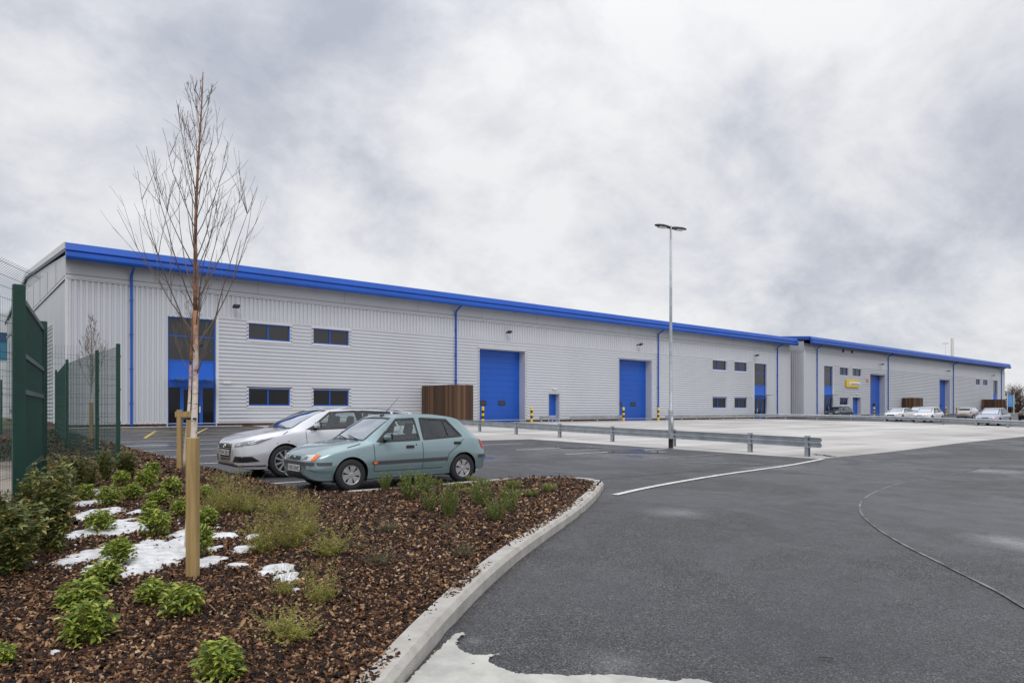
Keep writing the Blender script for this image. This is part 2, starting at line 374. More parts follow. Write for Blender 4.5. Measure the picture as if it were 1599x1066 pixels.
M['p_silver'] = paint('silver_paint', (.60, .605, .64), .3)
M['p_white'] = paint('white_paint', (.68, .69, .72), .05)
M['p_dark'] = paint('dark_grey_paint', (.05, .055, .075), .4)
M['p_black'] = paint('black_paint', (.012, .012, .015), .1)
M['p_lilac'] = paint('pale_blue_grey_paint', (.34, .36, .44), .3)
M['p_grey'] = paint('warm_silver_paint', (.38, .38, .38), .35)
M['rim'] = mat('alloy_rim', (.42, .42, .43), .35, .5, .5, var=.1, vscale=8)
M['bumper'] = mat('grey_bumper_strip', (.060, .058, .070), .55)
M['cabin'] = mat('dark_upholstery', (.025, .026, .030), .85)
M['lamp'] = mat('headlamp_lens', (.62, .64, .66), .08, .2, .8)
M['lampd'] = mat('headlamp_shade', (.20, .21, .23), .12, .4, .8)
M['amber'] = mat('amber_lens', (.80, .16, .02), .15)
M['red'] = mat('red_lens', (.55, .01, .02), .15)
M['plate'] = mat('white_plate', (.55, .55, .55), .4)
M['platey'] = mat('yellow_plate', (.62, .48, .08), .4)
M['chrome'] = mat('chrome', (.75, .75, .77), .12, 1)

# ------------------------------------------------------------------ setting
def flat(name, xs, ys, dz, m, kind='structure'):
    mb = MB()
    for i in range(len(xs)-1):
        for j in range(len(ys)-1):
            q = [(xs[i], ys[j]), (xs[i+1], ys[j]), (xs[i+1], ys[j+1]), (xs[i], ys[j+1])]
            mb.quad(*[(x, y, gz(x, y)+dz) for x, y in q])
    return set_props(mb.build(name, m), kind=kind)
flat('ground', [-1500, 60, 170, 2500], [-1500, -50, 0, 2500], -.03, M['grass'])
flat('road', [-60, 60, 170, 400], [-200, -50, -30], 0.0, M['road'])
sheet('road_verge_lane', [(120, -35.04), (300, -35.04), (300, -12), (160, -9), (120, -9)], .0, M['road'])
KC = [(-.80, -33.6), (-.72, -34.25), (-.30, -34.66), (.6, -34.74), (2.2, -34.74), (3.3, -34.78), (4.05, -35.05), (4.40, -35.55), (4.33, -36.15), (3.81, -36.7), (2.85, -37.37), (1.81, -38.15),
      (.85, -38.74), (-.12, -39.36), (-1.0, -39.9), (-1.85, -40.51), (-2.87, -41.31), (-3.5, -41.88), (-5.0, -43.2), (-7.0, -45.0), (-10, -47.8)]
sheet('car_park', [(-14, .0), (-14, -34.9), (-.8, -34.9), (3.3, -35.12), (14.6, -35.5), (14.9, -35.06), (14.9, -22), (10.2, -21.4), (10.2, 0)], .004, M['park'])
sheet('concrete_yard', [(10.2, 0), (10.2, -21.4), (14.9, -22), (14.9, -35.2), (20, -35.1), (30, -34.3), (42, -33.9), (58, -33.2), (60.5, -31), (63, -28), (66.5, -22.5), (69, -16), (69, -8), (68, 0)], .008, M['conc'])
sheet('visitor_car_park', [(68, 0), (69, -8), (69, -16), (66.5, -22.5), (63, -28), (60.5, -31), (58, -33.2), (60, -35.04), (119.9, -35.04), (119.9, -9), (170, -9), (170, -1.0), (79.6, -1.0), (79.6, 4), (78.2, 4), (78.2, 0)], .006, M['lane'])
# the lane with the older surface, right of the seam
SEAM = [G(u, v)[:2] for u, v in [(1700, 1005), (1599, 948), (1560, 925), (1500, 895), (1460, 875), (1420, 855), (1390, 838), (1370, 825), (1350, 808), (1343, 795), (1345, 785), (1355, 775), (1375, 765), (1400, 757), (1440, 749), (1500, 738), (1590, 722), (1700, 706)]]
SEAMC = catmull(SEAM, 6)
sheet('older_road_surface', SEAMC+[(60, -38.5), (60, -48.5), (8, -48.5)], .006, M['lane'])
sm = line_mark('road_seam', SEAMC, .035, .009, M['seam'])
mk = MB()
for y0 in (-32.05, -29.5, -26.85, -24.2, -21.3, -18.5, -15.8):
    line_mark('', [(-.70, y0), (4.4, y0)], .10, .012, None, mk)
line_mark('', catmull([(3.62, -37.1), (5.43, -36.65), (8.37, -36.17), (11.89, -35.81), (15.0, -35.25)], 5), .13, .012, None, mk)
for (x0, x1, y0) in ((9.8, 12.4, -24.4), (9.7, 13.4, -27.2), (9.7, 14.7, -29.6)):
    line_mark('', [(x0, y0), (x1, y0)], .10, .012, None, mk)
set_props(mk.build('white_markings', M['mark']), kind='structure')
mk = MB()
line_mark('', [(9.7, -32.4), (14.6, -32.3)], .10, .012, None, mk); line_mark('', [(9.75, -32.6), (11.6, -35.2)], .10, .012, None, mk)
for y0 in (-8.2, -5.6, -3.0): line_mark('', [(8.9, y0), (9.0, y0-2)], .1, .012, None, mk)
set_props(mk.build('worn_markings', M['markdim']), kind='structure')
mk = MB()
for a, b in (((1.2, -13.2), (9.5, -13.0)), ((1.5, -9.9), (6.5, -9.7)), ((1.7, -6.6), (4.6, -6.4)), ((4.8, -2.9), (9.4, -12.8)), ((1.2, -13.1), (3.2, -6.0)), ((3.0, -13.0), (6.6, -3.0)), ((8.4, -3.2), (11.6, -13.0)), ((1.7, -3.0), (4.2, -9.8))):
    line_mark('', [a, b], .12, .0125, None, mk)
set_props(mk.build('yellow_hatching', M['marky']), kind='structure')

# puddles and damp
M['puddle'] = mat('puddle_water', (.020, .021, .024), .06, 0, .9, bump=.05, bscale=2)
def blob(cx, cy, rx, ry, seed, n=40, rot=0):
    q = random.Random(seed); ph = [q.uniform(0, 6.28) for _ in range(4)]; out = []
    for k in range(n):
        a = 2*math.pi*k/n; s = 1+.22*math.sin(2*a+ph[0])+.16*math.sin(3*a+ph[1])+.1*math.sin(5*a+ph[2])+.06*math.sin(8*a+ph[3])
        x, y = rx*s*math.cos(a), ry*s*math.sin(a)
        out.append((cx+x*math.cos(rot)-y*math.sin(rot), cy+x*math.sin(rot)+y*math.cos(rot)))
    return out
for i, (u, v, ru, rv) in enumerate([(993, 705, 34, 2.6), (900, 698.5, 30, 1.6), (1286, 711, 10, 1.6)]):
    x, y, t = G(u, v); sheet('puddle', blob(x, y, ru*t/FPX, rv*t*t/FPX/1.4, i+3, rot=-.69), .016, M['puddle'])

# kerbs
def kerb(name, pts, wd, h, m, side=1, bev=.03, joint=.9):
    bm = MB(); L = ribbon_pts(pts, 2*wd, .12); acc = 0
    prof = [(0, -.05), (0, h-bev), (bev*.8, h), (wd, h), (wd, -.05)]
    rows = []
    for i, (a, b) in enumerate(L):
        c = (a+b)/2; nn = ((a-b)/(2*wd)) * side
        if i: acc += (c-(L[i-1][0]+L[i-1][1])/2).length
        z = gz(c.x, c.y); g = 1 if (acc % joint) < .11 else 0
        rows.append([(c.x+nn.x*(p[0]+g*.012), c.y+nn.y*(p[0]+g*.012), z+p[1]-(g*.012 if p[1] > 0 else 0)) for p in prof])
    n = len(prof); V = [p for r in rows for p in r]; F = []
    for i in range(len(rows)-1):
        for k in range(n-1): F.append((i*n+k, i*n+k+1, (i+1)*n+k+1, (i+1)*n+k))
    bm.v = V; bm.f = F
    return set_props(bm.build(name, m), kind='structure')
for _ in range(2):
    KC = KC[:9]+[tuple((KC[i-1][k]+2*KC[i][k]+KC[i+1][k])/4 for k in (0, 1)) for i in range(9, len(KC)-1)]+[KC[-1]]
KCC = catmull(KC, 6)
kerb('road_kerb', KCC[12:], .17, .13, M['kerb'], side=-1, bev=.04)
kerb('pin_kerb', [(-.80, -1.0)]+[(-.80, -y) for y in range(4, 33, 3)]+KCC[:13], .06, .05, M['kerb'], side=-1, bev=.008)
kerb('path_edging', [(-.2, -.35), (9.5, -.36)], .06, .05, M['kerb'])

# planting bed
def nz(x, y):
    return .5*math.sin(x*2.1+1.3*math.sin(y*1.7))+.3*math.sin(y*3.3+x*1.1)+.2*math.sin(x*7.3-y*6.1)
def bh(x, y):
    return gz(x, y)+.105+.022*nz(x, y)+.04*math.exp(-((x+2.5)**2+(y+35.5)**2)/6)
def inset(pts, d):
    L = ribbon_pts(pts, 2*d, 100); return [tuple(b) for a, b in L]
bed_in = inset(KCC, .07)
BED = [(-.87, -1.0)]+bed_in+[(-14, -51), (-12, -50), (-5.1, -36.0), (-4.7, -34.5), (-4.25, -31.5), (-3.9, -28.7), (-4.0, -14), (-3.4, -1.0)]
def bedgrid(xs, ys, name):
    V = []; idx = {}; F = []
    for i in range(len(xs)-1):
        for j in range(len(ys)-1):
            cx, cy = (xs[i]+xs[i+1])/2, (ys[j]+ys[j+1])/2
            if inpoly(cx, cy, BED):
                q = []
                for a, b in ((i, j), (i+1, j), (i+1, j+1), (i, j+1)):
                    if (a, b) not in idx: idx[(a, b)] = len(V); V.append((xs[a], ys[b], bh(xs[a], ys[b])))
                    q.append(idx[(a, b)])
                F.append(q)
    return set_props(npmesh(name, V, F, M['soil'], smooth=True), kind='structure')
bedgrid(np.arange(-14, 4.6, .09), np.concatenate([np.arange(-51, -27, .09), np.arange(-27, -1, .3)]), 'planting_bed')

# snow lying on the bed
SN = [(145, 768, 24, 4), (140, 786, 20, 4.5), (150, 803, 28, 7), (132, 833, 20, 9), (200, 826, 40, 8), (172, 822, 20, 9), (250, 866, 52, 20), (208, 860, 38, 17), (145, 868, 30, 15), (228, 884, 24, 11), (150, 888, 14, 6), (290, 832, 18, 6), (345, 836, 28, 3.6),
      (327, 875, 22, 6), (278, 848, 26, 12), (381, 857, 15, 4), (432, 888, 28, 7), (394, 838, 9, 2.5), (408, 850, 10, 2.5), (88, 1018, 14, 2.6), (335, 857, 14, 4), (448, 899, 18, 5), (370, 880, 20, 2), (12, 800, 16, 5), (455, 905, 14, 3), (462, 921, 10, 3), (215, 801, 14, 3), (612, 1062, 8, 4)]
SNW = []
for u, v, ru, rv in SN:
    x, y, t = G(u, v, .12); SNW.append((x, y, ru*t/FPX*1.15, rv*t*t/FPX/1.38*1.25))
def snowh(x, y):
    h = 0
    for sx, sy, a, b in SNW:
        dx, dy = x-sx, y-sy; r = dx*RT[0]+dy*RT[1]; f = dx*FW[0]+dy*FW[1]
        q = (r/a)**2+(f/b)**2
        if q < 4: h = max(h, 1.25-q)
    return h - .42 + .36*math.sin(x*13+2*math.sin(y*9))*math.sin(y*15+x*4) + .16*math.sin(x*37+y*23)*math.sin(y*31-x*11) + .10*math.sin(x*83-y*41)*math.sin(y*77+x*59)
def snowmesh():
    xs = np.arange(-6.2, -1.2, .022); ys = np.arange(-42, -27.5, .022); H = {}
    V = []; idx = {}; F = []
    def hh(i, j):
        if (i, j) not in H: H[(i, j)] = snowh(xs[i], ys[j])
        return H[(i, j)]
    near = np.zeros((len(xs), len(ys)), bool)
    for sx, sy, a, b in SNW:
        m = max(a, b)*1.3
        i0, i1 = np.searchsorted(xs, [sx-m, sx+m]); j0, j1 = np.searchsorted(ys, [sy-m, sy+m]); near[i0:i1, j0:j1] = True
    for i, j in zip(*np.nonzero(near)):
        if i >= len(xs)-1 or j >= len(ys)-1: continue
        c = [(i, j), (i+1, j), (i+1, j+1), (i, j+1)]
        if max(hh(*k) for k in c) > 0:
            q = []
            for k in c:
                if k not in idx:
                    h = H[k]; idx[k] = len(V); V.append((xs[k[0]], ys[k[1]], bh(xs[k[0]], ys[k[1]])+(min(.030, .012+h*.03) if h > 0 else -.02)))
                q.append(idx[k])
            F.append(q)
    o = npmesh('snow', V, F, M['snow'], smooth=True)
    return set_props(o, 'thin patches of white snow lying on the bark mulch', 'snow', kind='stuff')
snowmesh()
SL = [(722, 990), (713, 992), (702, 1001), (684, 1018), (672, 1030), (655, 1048), (640, 1064), (628, 1085), (700, 1150), (1000, 1150), (1110, 1075), (1075, 1063), (1050, 1066), (1010, 1061), (975, 1057), (930, 1056), (890, 1057), (850, 1055), (815, 1055), (795, 1050), (775, 1042), (764, 1034), (766, 1028), (779, 1023), (760, 1025), (738, 1024), (720, 1017), (713, 1007), (717, 998), (726, 992)]
qq = random.Random(8); SLC = [(x+qq.gauss(0, .006), y+qq.gauss(0, .006)) for x, y in catmull([G(u, v)[:2] for u, v in SL], 9, True)]
sheet('slush', SLC, .014, M['slush'], kind='stuff', label='pale wet slush lying on the asphalt beside the kerb', cat='slush')

# bark chips
def chips():
    q = np.random.RandomState(3); V = []; F = []; cnt = 0
    pos = []
    tries = 0
    while len(pos) < 118000 and tries < 1800000:
        tries += 1
        t = 1.6*(27/1.6)**(q.rand()**.95); u = q.uniform(-60, 990)
        x, y = along(u, t)
        if not inpoly(x, y, BED): continue
        sh_ = snowh(x, y)
        if sh_ > .03 and q.rand() > (.45 if sh_ < .22 else .16 if sh_ < .4 else .02): continue
        pos.append((x, y, t))
    P = np.array(pos); n = len(P)
    L = q.uniform(.0055, .0145, n)*(1+1.1*q.rand(n)**4)*(1+np.clip((P[:, 2]-5)*.10, 0, 2.0)); W = L*q.uniform(.3, .75, n); T = q.uniform(.0015, .005, n)
    yaw = q.uniform(0, 6.283, n); tilt = np.clip(q.normal(0, .36, n), -.95, .95); roll = np.clip(q.normal(0, .35, n), -1, 1)
    z = np.array([bh(a, b) for a, b, c in pos])+q.uniform(-.004, .026, n)
    prof = np.array([(-1, -.5), (-.55, -1), (.7, -.85), (1, .1), (.5, 1), (-.6, .8)])
    jit = q.uniform(.7, 1.3, (n, 6, 2))
    lx = prof[None, :, 0]*jit[:, :, 0]*L[:, None]; ly = prof[None, :, 1]*jit[:, :, 1]*W[:, None]
    ca, sa = np.cos(yaw)[:, None], np.sin(yaw)[:, None]
    def ring(h):
        lz = h+lx*np.tan(tilt)[:, None]+ly*np.tan(roll)[:, None]
        return np.stack([P[:, 0:1]+lx*ca-ly*sa, P[:, 1:2]+lx*sa+ly*ca, z[:, None]+lz], 2)
    A = ring(T[:, None]); B = ring(-T[:, None])
    V = np.concatenate([A, B], 1).reshape(-1, 3); b = np.arange(n)[:, None]*12
    F4 = [b+np.array([[0, 1, 2, 5]]), b+np.array([[2, 3, 4, 5]])]
    for k in range(6):
        F4.append(b+np.array([[k, 6+k, 6+(k+1) % 6, (k+1) % 6]]))
    F = np.concatenate(F4, 0)
    return set_props(npmesh('bark_chips', V, F, M['chip']), 'reddish brown bark chip mulch covering the planting bed', 'bark mulch', kind='stuff')
chips()
q = random.Random(5); mb = MB()
for (u, v, s, r) in ((968, 958, .02, .3), (1291, 1030, .045, 2.2), (739, 1039, .012, 0), (1398, 977, .02, .1), (1505, 963, .014, 1)):
    x, y, t = G(u, v); z = gz(x, y)+.012
    mb.quad(*[(x+s*(a*math.cos(r)-b*.3*math.sin(r)), y+s*(a*math.sin(r)+b*.3*math.cos(r)), z+.004*abs(a)) for a, b in ((-1, -.6), (1, -1), (1.1, .5), (-.9, 1))])
for k in range(260):
    i = q.randint(70, len(KCC)-10); a_, b_ = Vector(KCC[i]), Vector(KCC[i+1]); d_ = (b_-a_).normalized(); n_ = Vector((d_.y, -d_.x)); p_ = a_-n_*(-.02-abs(q.gauss(0, .10)))
    if inpoly(p_.x, p_.y, BED): p_ = a_+n_*(-.02-abs(q.gauss(0, .10)))
    s_ = q.uniform(.004, .012); r_ = q.uniform(0, 6.28); z = gz(p_.x, p_.y)+.005
    mb.quad(*[(p_.x+s_*(a*math.cos(r_)-b*.6*math.sin(r_)), p_.y+s_*(a*math.sin(r_)+b*.6*math.cos(r_)), z+.006*abs(a)*q.random()) for a, b in ((-1, -.6), (1, -1), (1.1, .5), (-.9, 1))])
set_props(mb.build('leaf_litter', M['chip']), 'a few scattered bark flakes lying on the asphalt road', 'litter', kind='stuff')

# ------------------------------------------------------------------ buildings
def ivals(a0, a1, cuts):
    out = [(a0, a1)]
    for c0, c1 in cuts:
        nx = []
        for s, e in out:
            if c1 <= s or c0 >= e: nx.append((s, e)); continue
            if c0 > s: nx.append((s, c0))
            if c1 < e: nx.append((c1, e))
        out = nx
    return [(s, e) for s, e in out if e-s > 1e-4]
def profiled(mb, a0, a1, b0, b1, fn, cuts, prof, pitch):
    """sheet whose profile runs along a and whose ribs run along b; cuts = (a0,a1,b0,b1) openings"""
    pts = []; k = 0
    while a0+k*pitch < a1:
        for p, d in prof[:-1]:
            pts.append((a0+k*pitch+p, d))
        k += 1
    pts.append((a0+k*pitch, prof[0][1]))
    brk = sorted({a0, a1}|{c for q in cuts for c in q[:2] if a0 < c < a1})
    def dep(a):
        for i in range(len(pts)-1):
            if pts[i][0]-1e-9 <= a <= pts[i+1][0]+1e-9:
                L = pts[i+1][0]-pts[i][0]
                return pts[i][1] if L < 1e-9 else pts[i][1]+(pts[i+1][1]-pts[i][1])*(a-pts[i][0])/L
        return 0
    A = sorted(set([round(p[0], 6) for p in pts if a0 <= p[0] <= a1])|set(brk))
    D = {}
    dd = dict((round(p[0], 6), p[1]) for p in pts)
    for a in A: D[a] = dd[a] if a in dd else dep(a)
    for s, e in zip(A[:-1], A[1:]):
        if e-s < 1e-5: continue
        m = (s+e)/2
        for b, c in ivals(b0, b1, [(q[2], q[3]) for q in cuts if q[0] < m < q[1]]):
            mb.quad(fn(s, b, D[s]), fn(e, b, D[e]), fn(e, c, D[e]), fn(s, c, D[s]))
VP = [(0, 0), (.07, 0), (.115, .075), (.235, .075), (.28, 0)]
HP = [(0, 0), (.085, .055), (.155, .055), (.18, 0), (.24, 0)]

def frame_ring(mb, x0, x1, z0, z1, y0, y1, w):
    mb.box(x0, x1, y0, y1, z0, z0+w); mb.box(x0, x1, y0, y1, z1-w, z1)
    mb.box(x0, x0+w, y0, y1, z0+w, z1-w); mb.box(x1-w, x1, y0, y1, z0+w, z1-w)
def window(bld, x0, x1, z0, z1, up, flip=False):
    mb = MB(); w = .075; frame_ring(mb, x0+.03, x1-.03, z0+.03, z1-.03, .10, .17, w)
    mx = x0+(x1-x0)*(.47 if not flip else .40); mb.box(mx-.045, mx+.045, .09, .16, z0+.03+w, z1-.03-w)
    o = mb.build('window', M['blue'], bld)
    p = MB(); p.box(x0+.03+w, mx-.045, .135, .145, z0+.03+w, z1-.03-w); p.box(mx+.045, x1-.03-w, .135, .145, z0+.03+w, z1-.03-w)
    p.build('pane', M['pane'] if up else M['panelo'], o)
    b = MB(); frame_ring(b, x0-.002, x1+.002, z0-.002, z1+.002, -.03, .19, .03); b.build('sill', M['trim'], o)
def flashing(mb, x0, x1, z0, z1, bottom=True, w=.11):
    y0, y1 = -.055, -.002
    mb.box(x0-w, x0, y0, y1, z0-(w if bottom else 0), z1+w); mb.box(x1, x1+w, y0, y1, z0-(w if bottom else 0), z1+w)
    mb.box(x0, x1, y0, y1, z1, z1+w)
    if bottom: mb.box(x0, x1, y0, y1, z0-w, z0)
def entrance(bld, x0, x1, canopy=True, mirror=False):
    yb = .12; mb = MB()
    zt = 6.66
    frame_ring(mb, x0, x1, .02, zt, yb, yb+.08, .09)
    mb.box(x0+.09, x1-.09, yb, yb+.08, 3.98, 4.08); mb.box(x0+.09, x1-.09, yb, yb+.08, 5.50, 5.57)
    mb.box(x0+.09, x1-.09, yb-.02, yb+.08, 2.40, 2.52)
    dx0, dx1 = (x0+.78, x1-.80)
    for a in (dx0, dx1): mb.box(a-.05, a+.05, yb-.005, yb+.085, .11, 2.40)
    fr = mb.build('entrance_screen', M['blue'], bld)
    p = MB(); p.box(x0+.09, x1-.09, yb+.02, yb+.06, 2.52, 3.98); p.build('spandrel_panel', M['bluelight'], fr)
    p = MB(); p.box(x0+.09, x1-.09, yb+.035, yb+.045, 4.08, 5.50); p.box(x0+.09, x1-.09, yb+.035, yb+.045, 5.57, zt-.09); p.build('upper_pane', M['pane'], fr)
    for pa, pb in ((x0+.09, dx0-.05), (dx1+.05, x1-.09)):
        p = MB(); p.box(pa, pb, yb+.035, yb+.045, .11, 2.40); p.build('side_pane', M['panelo'], fr)
    d = MB(); frame_ring(d, dx0+.055, dx1-.055, .10, 2.38, yb-.01, yb+.05, .10); do = d.build('entrance_door', M['blue'], bld)
    p = MB(); p.box(dx0+.155, dx1-.155, yb+.02, yb+.03, .20, 2.28); p.build('door_pane', M['panelo'], do)
    hx = dx1-.12 if not mirror else dx0+.12
    p = MB(); p.tube([(hx, yb-.06, .85), (hx, yb-.06, 1.25)], .016, 6); p.box(hx-.04, hx+.04, yb-.016, yb-.011, .86, 1.24); p.build('door_handle', M['white'], do)
    r = MB(); r.box(x0-.05, x0, -.05, yb+.1, 0, zt); r.box(x1, x1+.05, -.05, yb+.1, 0, zt); r.box(x0-.05, x1+.05, -.05, yb+.1, zt, zt+.05); r.build('entrance_reveal', M['trim'], bld)
    c = MB(); c.box(x0+.12, x1-.12, -1.25, .1, 2.86, 2.875); cc = c.build('glass_canopy', M['canopy'], bld)
    for xx in (x0+.55, x1-.55):
        c = MB()
        c.tube([(xx, .12, 2.80), (xx, -.6, 2.83), (xx, -1.1, 2.845)], [.03, .02, .012], 6); c.box(xx-.2, xx+.2, -.62, -.58, 2.82, 2.858)
        c.box(xx-.2, xx-.16, -.62, -.58, 2.80, 2.92); c.box(xx+.16, xx+.2, -.62, -.58, 2.80, 2.92)
        c.build('canopy_bracket', M['galv'], cc)
def dock(bld, x0, x1, h, seed):
    D = .72; mb = MB()
    n = 12; hh = h/n
    for k in range(n):
        z0 = k*hh; mb.box(x0, x1, D, D+.05, z0+.006, z0+hh-.006)
        for j in range(3):
            zc = z0+hh*(j+.5)/3; mb.box(x0+.01, x1-.01, D-.006, D, zc-.03, zc+.03)
    mb.box(x0, x1, D+.05, D+.06, 0, h)
    o = mb.build('loading_door', M['blue'], bld)
    for cx in (x0+.9, x0+2.95):
        p = MB(); p.bbox(cx-.38, cx+.38, D-.03, D-.008, 1.42, 1.82, .01); q_ = p.build('vision_panel', M['black'], o)
        p = MB(); p.box(cx-.30, cx+.30, D-.034, D-.031, 1.49, 1.75); p.build('pane', M['pane'], q_)
    r = MB(); r.box(x0-.04, x0, -.05, D+.06, 0, h); r.box(x1, x1+.04, -.05, D+.06, 0, h); r.box(x0-.04, x1+.04, -.05, D+.06, h, h+.04)
    r.build('door_reveal', M['clad2'], bld)
def floodlight(bld, x, z):
    mb = MB(); mb.box(x-.04, x+.04, -.10, .0, z-.06, z+.06); mb.tube([(x, -.1, z), (x+.02, -.32, z+.06)], .025, 6)
    mb.v += []; a = MB(); a.bbox(-.20, .20, -.17, .17, -.06, .06, .02)
    m = Matrix.Translation((x+.03, -.48, z+.02)) @ Matrix.Rotation(R(-22), 4, 'X')
    n = len(mb.v); mb.v += [tuple(m @ Vector(v)) for v in a.v]; mb.f += [tuple(i+n for i in f) for f in a.f]
    mb.build('floodlight', M['black'], bld)
def downpipe(bld, x, zt=9.28, ye=-1.0):
    mb = MB(); r = .075
    mb.tube([(x, -.14, .10), (x, -.14, zt-.55), (x, -.17, zt-.42), (x, -.55, zt-.2), (x, ye+.02, zt-.02), (x, ye, zt+.06)], r, 8)
    for z in (1.4, 3.4, 5.4, 7.4): mb.box(x-.10, x+.10, -.15, -.045, z-.03, z+.03); mb.lathe([(r+.012, -.04), (r+.012, .04)], (x, -.14, z), n=8)
    mb.build('downpipe', M['blue'], bld)

def unit_block(name, ox, oy, zf, L, DEP, kw, windows, entrances, docks, doors, pipes, floods, vz, blueverge, extras=None):
    B = empty(name, (ox, oy, zf), 0, **kw)
    zr = 8.25; H = 9.38; zm = 6.79
    (e0, e1), (f0, f1) = entrances
    op = [(x0, x1, z0, z1) for x0, x1, z0, z1, _ in windows]+[(a, b, 0, 6.7) for a, b in entrances]+[(a, b, 0, h) for a, b, h in docks]+[(a, b, 0, h) for a, b, h in doors]
    F = lambda a, b, d: (a, -d, b)
    FH = lambda a, b, d: (b, -d, a)
    z0 = .22
    mb = MB()
    # vertical ribs: the two ends at full height and the band over the horizontals
    profiled(mb, 0, e1+.02, z0, zr, F, op+[(e1, e1+1, 0, zm)], VP, .28)
    profiled(mb, e1+.02, f0-.02, zm+.05, zr, F, [], VP, .28)
    profiled(mb, f0-.02, L, z0, zr, F, op, VP, .28)
    mb.build('ribbed_cladding', M['clad'], B)
    mb = MB()
    cuts = [(c, d, a, b) for a, b, c, d in op]
    profiled(mb, z0, zm, e1+.16, f0-.16, FH, cuts, HP, .24)
    mb.build('lined_cladding', M['clad'], B)
    # plain eaves band, flashings and joints
    mb = MB(); mb.quad((0, -.02, zr+.14), (L, -.02, zr+.14), (L, -.02, H+.02), (0, -.02, H+.02))
    mb.build('eaves_band', M['clad2'], B)
    mb = MB(); mb.box(-.03, L+.02, -.075, .0, zr+.02, zr+.16)
    mb.box(-.035, .10, -.07, .0, z0, zr+.02); mb.box(L-.10, L+.03, -.07, .0, z0, zr+.02)
    mb.box(e1+.05, f0-.05, -.062, .0, zm, zm+.06); mb.box(e1+.05, e1+.16, -.06, .0, z0, zm-.001); mb.box(f0-.16, f0-.05, -.06, .0, z0, zm-.001)
    for x0, x1, a, b, _ in windows: flashing(mb, x0, x1, a, b)
    for a, b, h in docks: flashing(mb, a-.04, b+.04, z0, h+.04, False, .14)
    for a, b, h in doors: flashing(mb, a-.04, b+.04, z0, h+.04, False, .08)
    mb.box(-.03, L+.02, -.06, 0, z0-.03, z0)
    mb.build('flashing', M['trim'], B)
    mb = MB(); mb.box(0, L, -.032, -.021, zr+.30, zr+.325); mb.box(0, L, -.078, -.0755, zr+.075, zr+.095)
    x = 4.5
    while x < L: mb.box(x, x+.012, -.026, -.0205, zr+.33, H); x += 6.1
    mb.build('panel_joint', M['gapdark'], B)
    mb = MB(); 
    for a, b in ivals(-.01, L, [(c[0]-.04, c[1]+.04) for c in op if c[2] == 0]): mb.box(a, b, -.01, .3, -.6, z0-.03)
    mb.build('plinth', M['brick'], B)
    for x0, x1, a, b, up in windows: window(B, x0, x1, a, b, up, x0 > L/2)
    entrance(B, e0, e1); entrance(B, f0, f1, mirror=True)
    for i, (a, b, h) in enumerate(docks): dock(B, a, b, h, i)
    for a, b, h in doors:
        d = MB(); d.box(a, b, .45, .50, .02, h); frame_ring(d, a, b, .0, h, .43, .449, .06); dd = d.build('side_door', M['blue'], B)
        p = MB(); p.box(a+.12, a+.20, .40, .429, 1.0, 1.15); p.build('door_handle', M['galv'], dd)
        p = MB(); p.box(a+.25, a+.45, .424, .429, 1.75, 1.95); p.build('door_sign', M['white'], dd)
        r = MB(); r.box(a-.04, a, -.05, .51, 0, h); r.box(b, b+.04, -.05, .51, 0, h); r.box(a-.04, b+.04, -.05, .51, h, h+.04); r.build('door_reveal', M['clad2'], B)
        p = MB(); p.box((a+b)/2-.25, (a+b)/2+.25, -.16, -.056, h+.42, h+.54); p.build('door_light', M['white'], B)
    for x in pipes: downpipe(B, x)
    for x in floods: floodlight(B, x, 7.56)
    # eaves: fascia over gutter over soffit
    e = .12; prof = [(-.85, 10.13), (-.96, 10.10), (-1.08, 9.72), (-1.06, 9.68), (-.98, 9.67), (-.98, 9.60), (-1.13, 9.59), (-1.15, 9.36), (-1.10, 9.26), (-1.0, 9.20), (-.9, 9.20)]
    mb = MB()
    for (ya, za), (yb, zb_) in zip(prof[:-1], prof[1:]): mb.quad((-e, ya, za), (-e, yb, zb_), (L+e, yb, zb_), (L+e, ya, za))
    for xx in (-e, L+e):
        n = len(mb.v); mb.v += [(xx, a, b) for a, b in prof]; mb.f.append(tuple(range(n, n+len(prof))))
    mb.build('fascia', M['blue'], B)
    mb = MB(); mb.quad((-e, -.9, 9.20), (-e, 0, 9.40), (L+e, 0, 9.40), (L+e, -.9, 9.20)); mb.build('soffit', M['bluedark'], B)
    sl_ = math.tan(R(4.3)); yr = DEP/2; zrg = 10.12+sl_*(yr+.9)
    mb = MB()
    mb.quad((-e, -.88, 10.12), (L+e, -.88, 10.12), (L+e, yr, zrg), (-e, yr, zrg)); mb.quad((-e, yr, zrg), (L+e, yr, zrg), (L+e, DEP+.9, 10.12), (-e, DEP+.9, 10.12))
    mb.build('roof', M['roof'], B)
    # gables
    for side, xx, s in ((0, 0, -1), (1, L, 1)):
        mb = MB(); G_ = lambda a, b, d, xx=xx, s=s: (xx+s*d, a, b)
        n = len(mb.v); mb.v += [(xx, 0, zr+.14), (xx, DEP, zr+.14), (xx, DEP, 9.6), (xx, yr, zrg-.3), (xx, -.0, 9.6)]; mb.f.append((n, n+1, n+2, n+3, n+4))
        if blueverge: profiled(mb, 0, DEP, z0, zr, G_, [], VP, .28)
        else:
            profiled(mb, 0.1, DEP, z0, zr, G_, [(5.1, 24, z0, 6.25)], [(0, 0), (.45, 0), (.47, .006), (.48, .006), (.5, 0)], .5)
            FG = lambda a, b, d, xx=xx, s=s: (xx+s*d, b, a)
            profiled(mb, z0, 6.25, 5.1, 24, FG, [], HP, .24)
        mb.build('gable_cladding', M['clad2'], B)
        mb = MB(); lo, hi = (xx-.05, xx-.001) if s < 0 else (xx+.001, xx+.05)
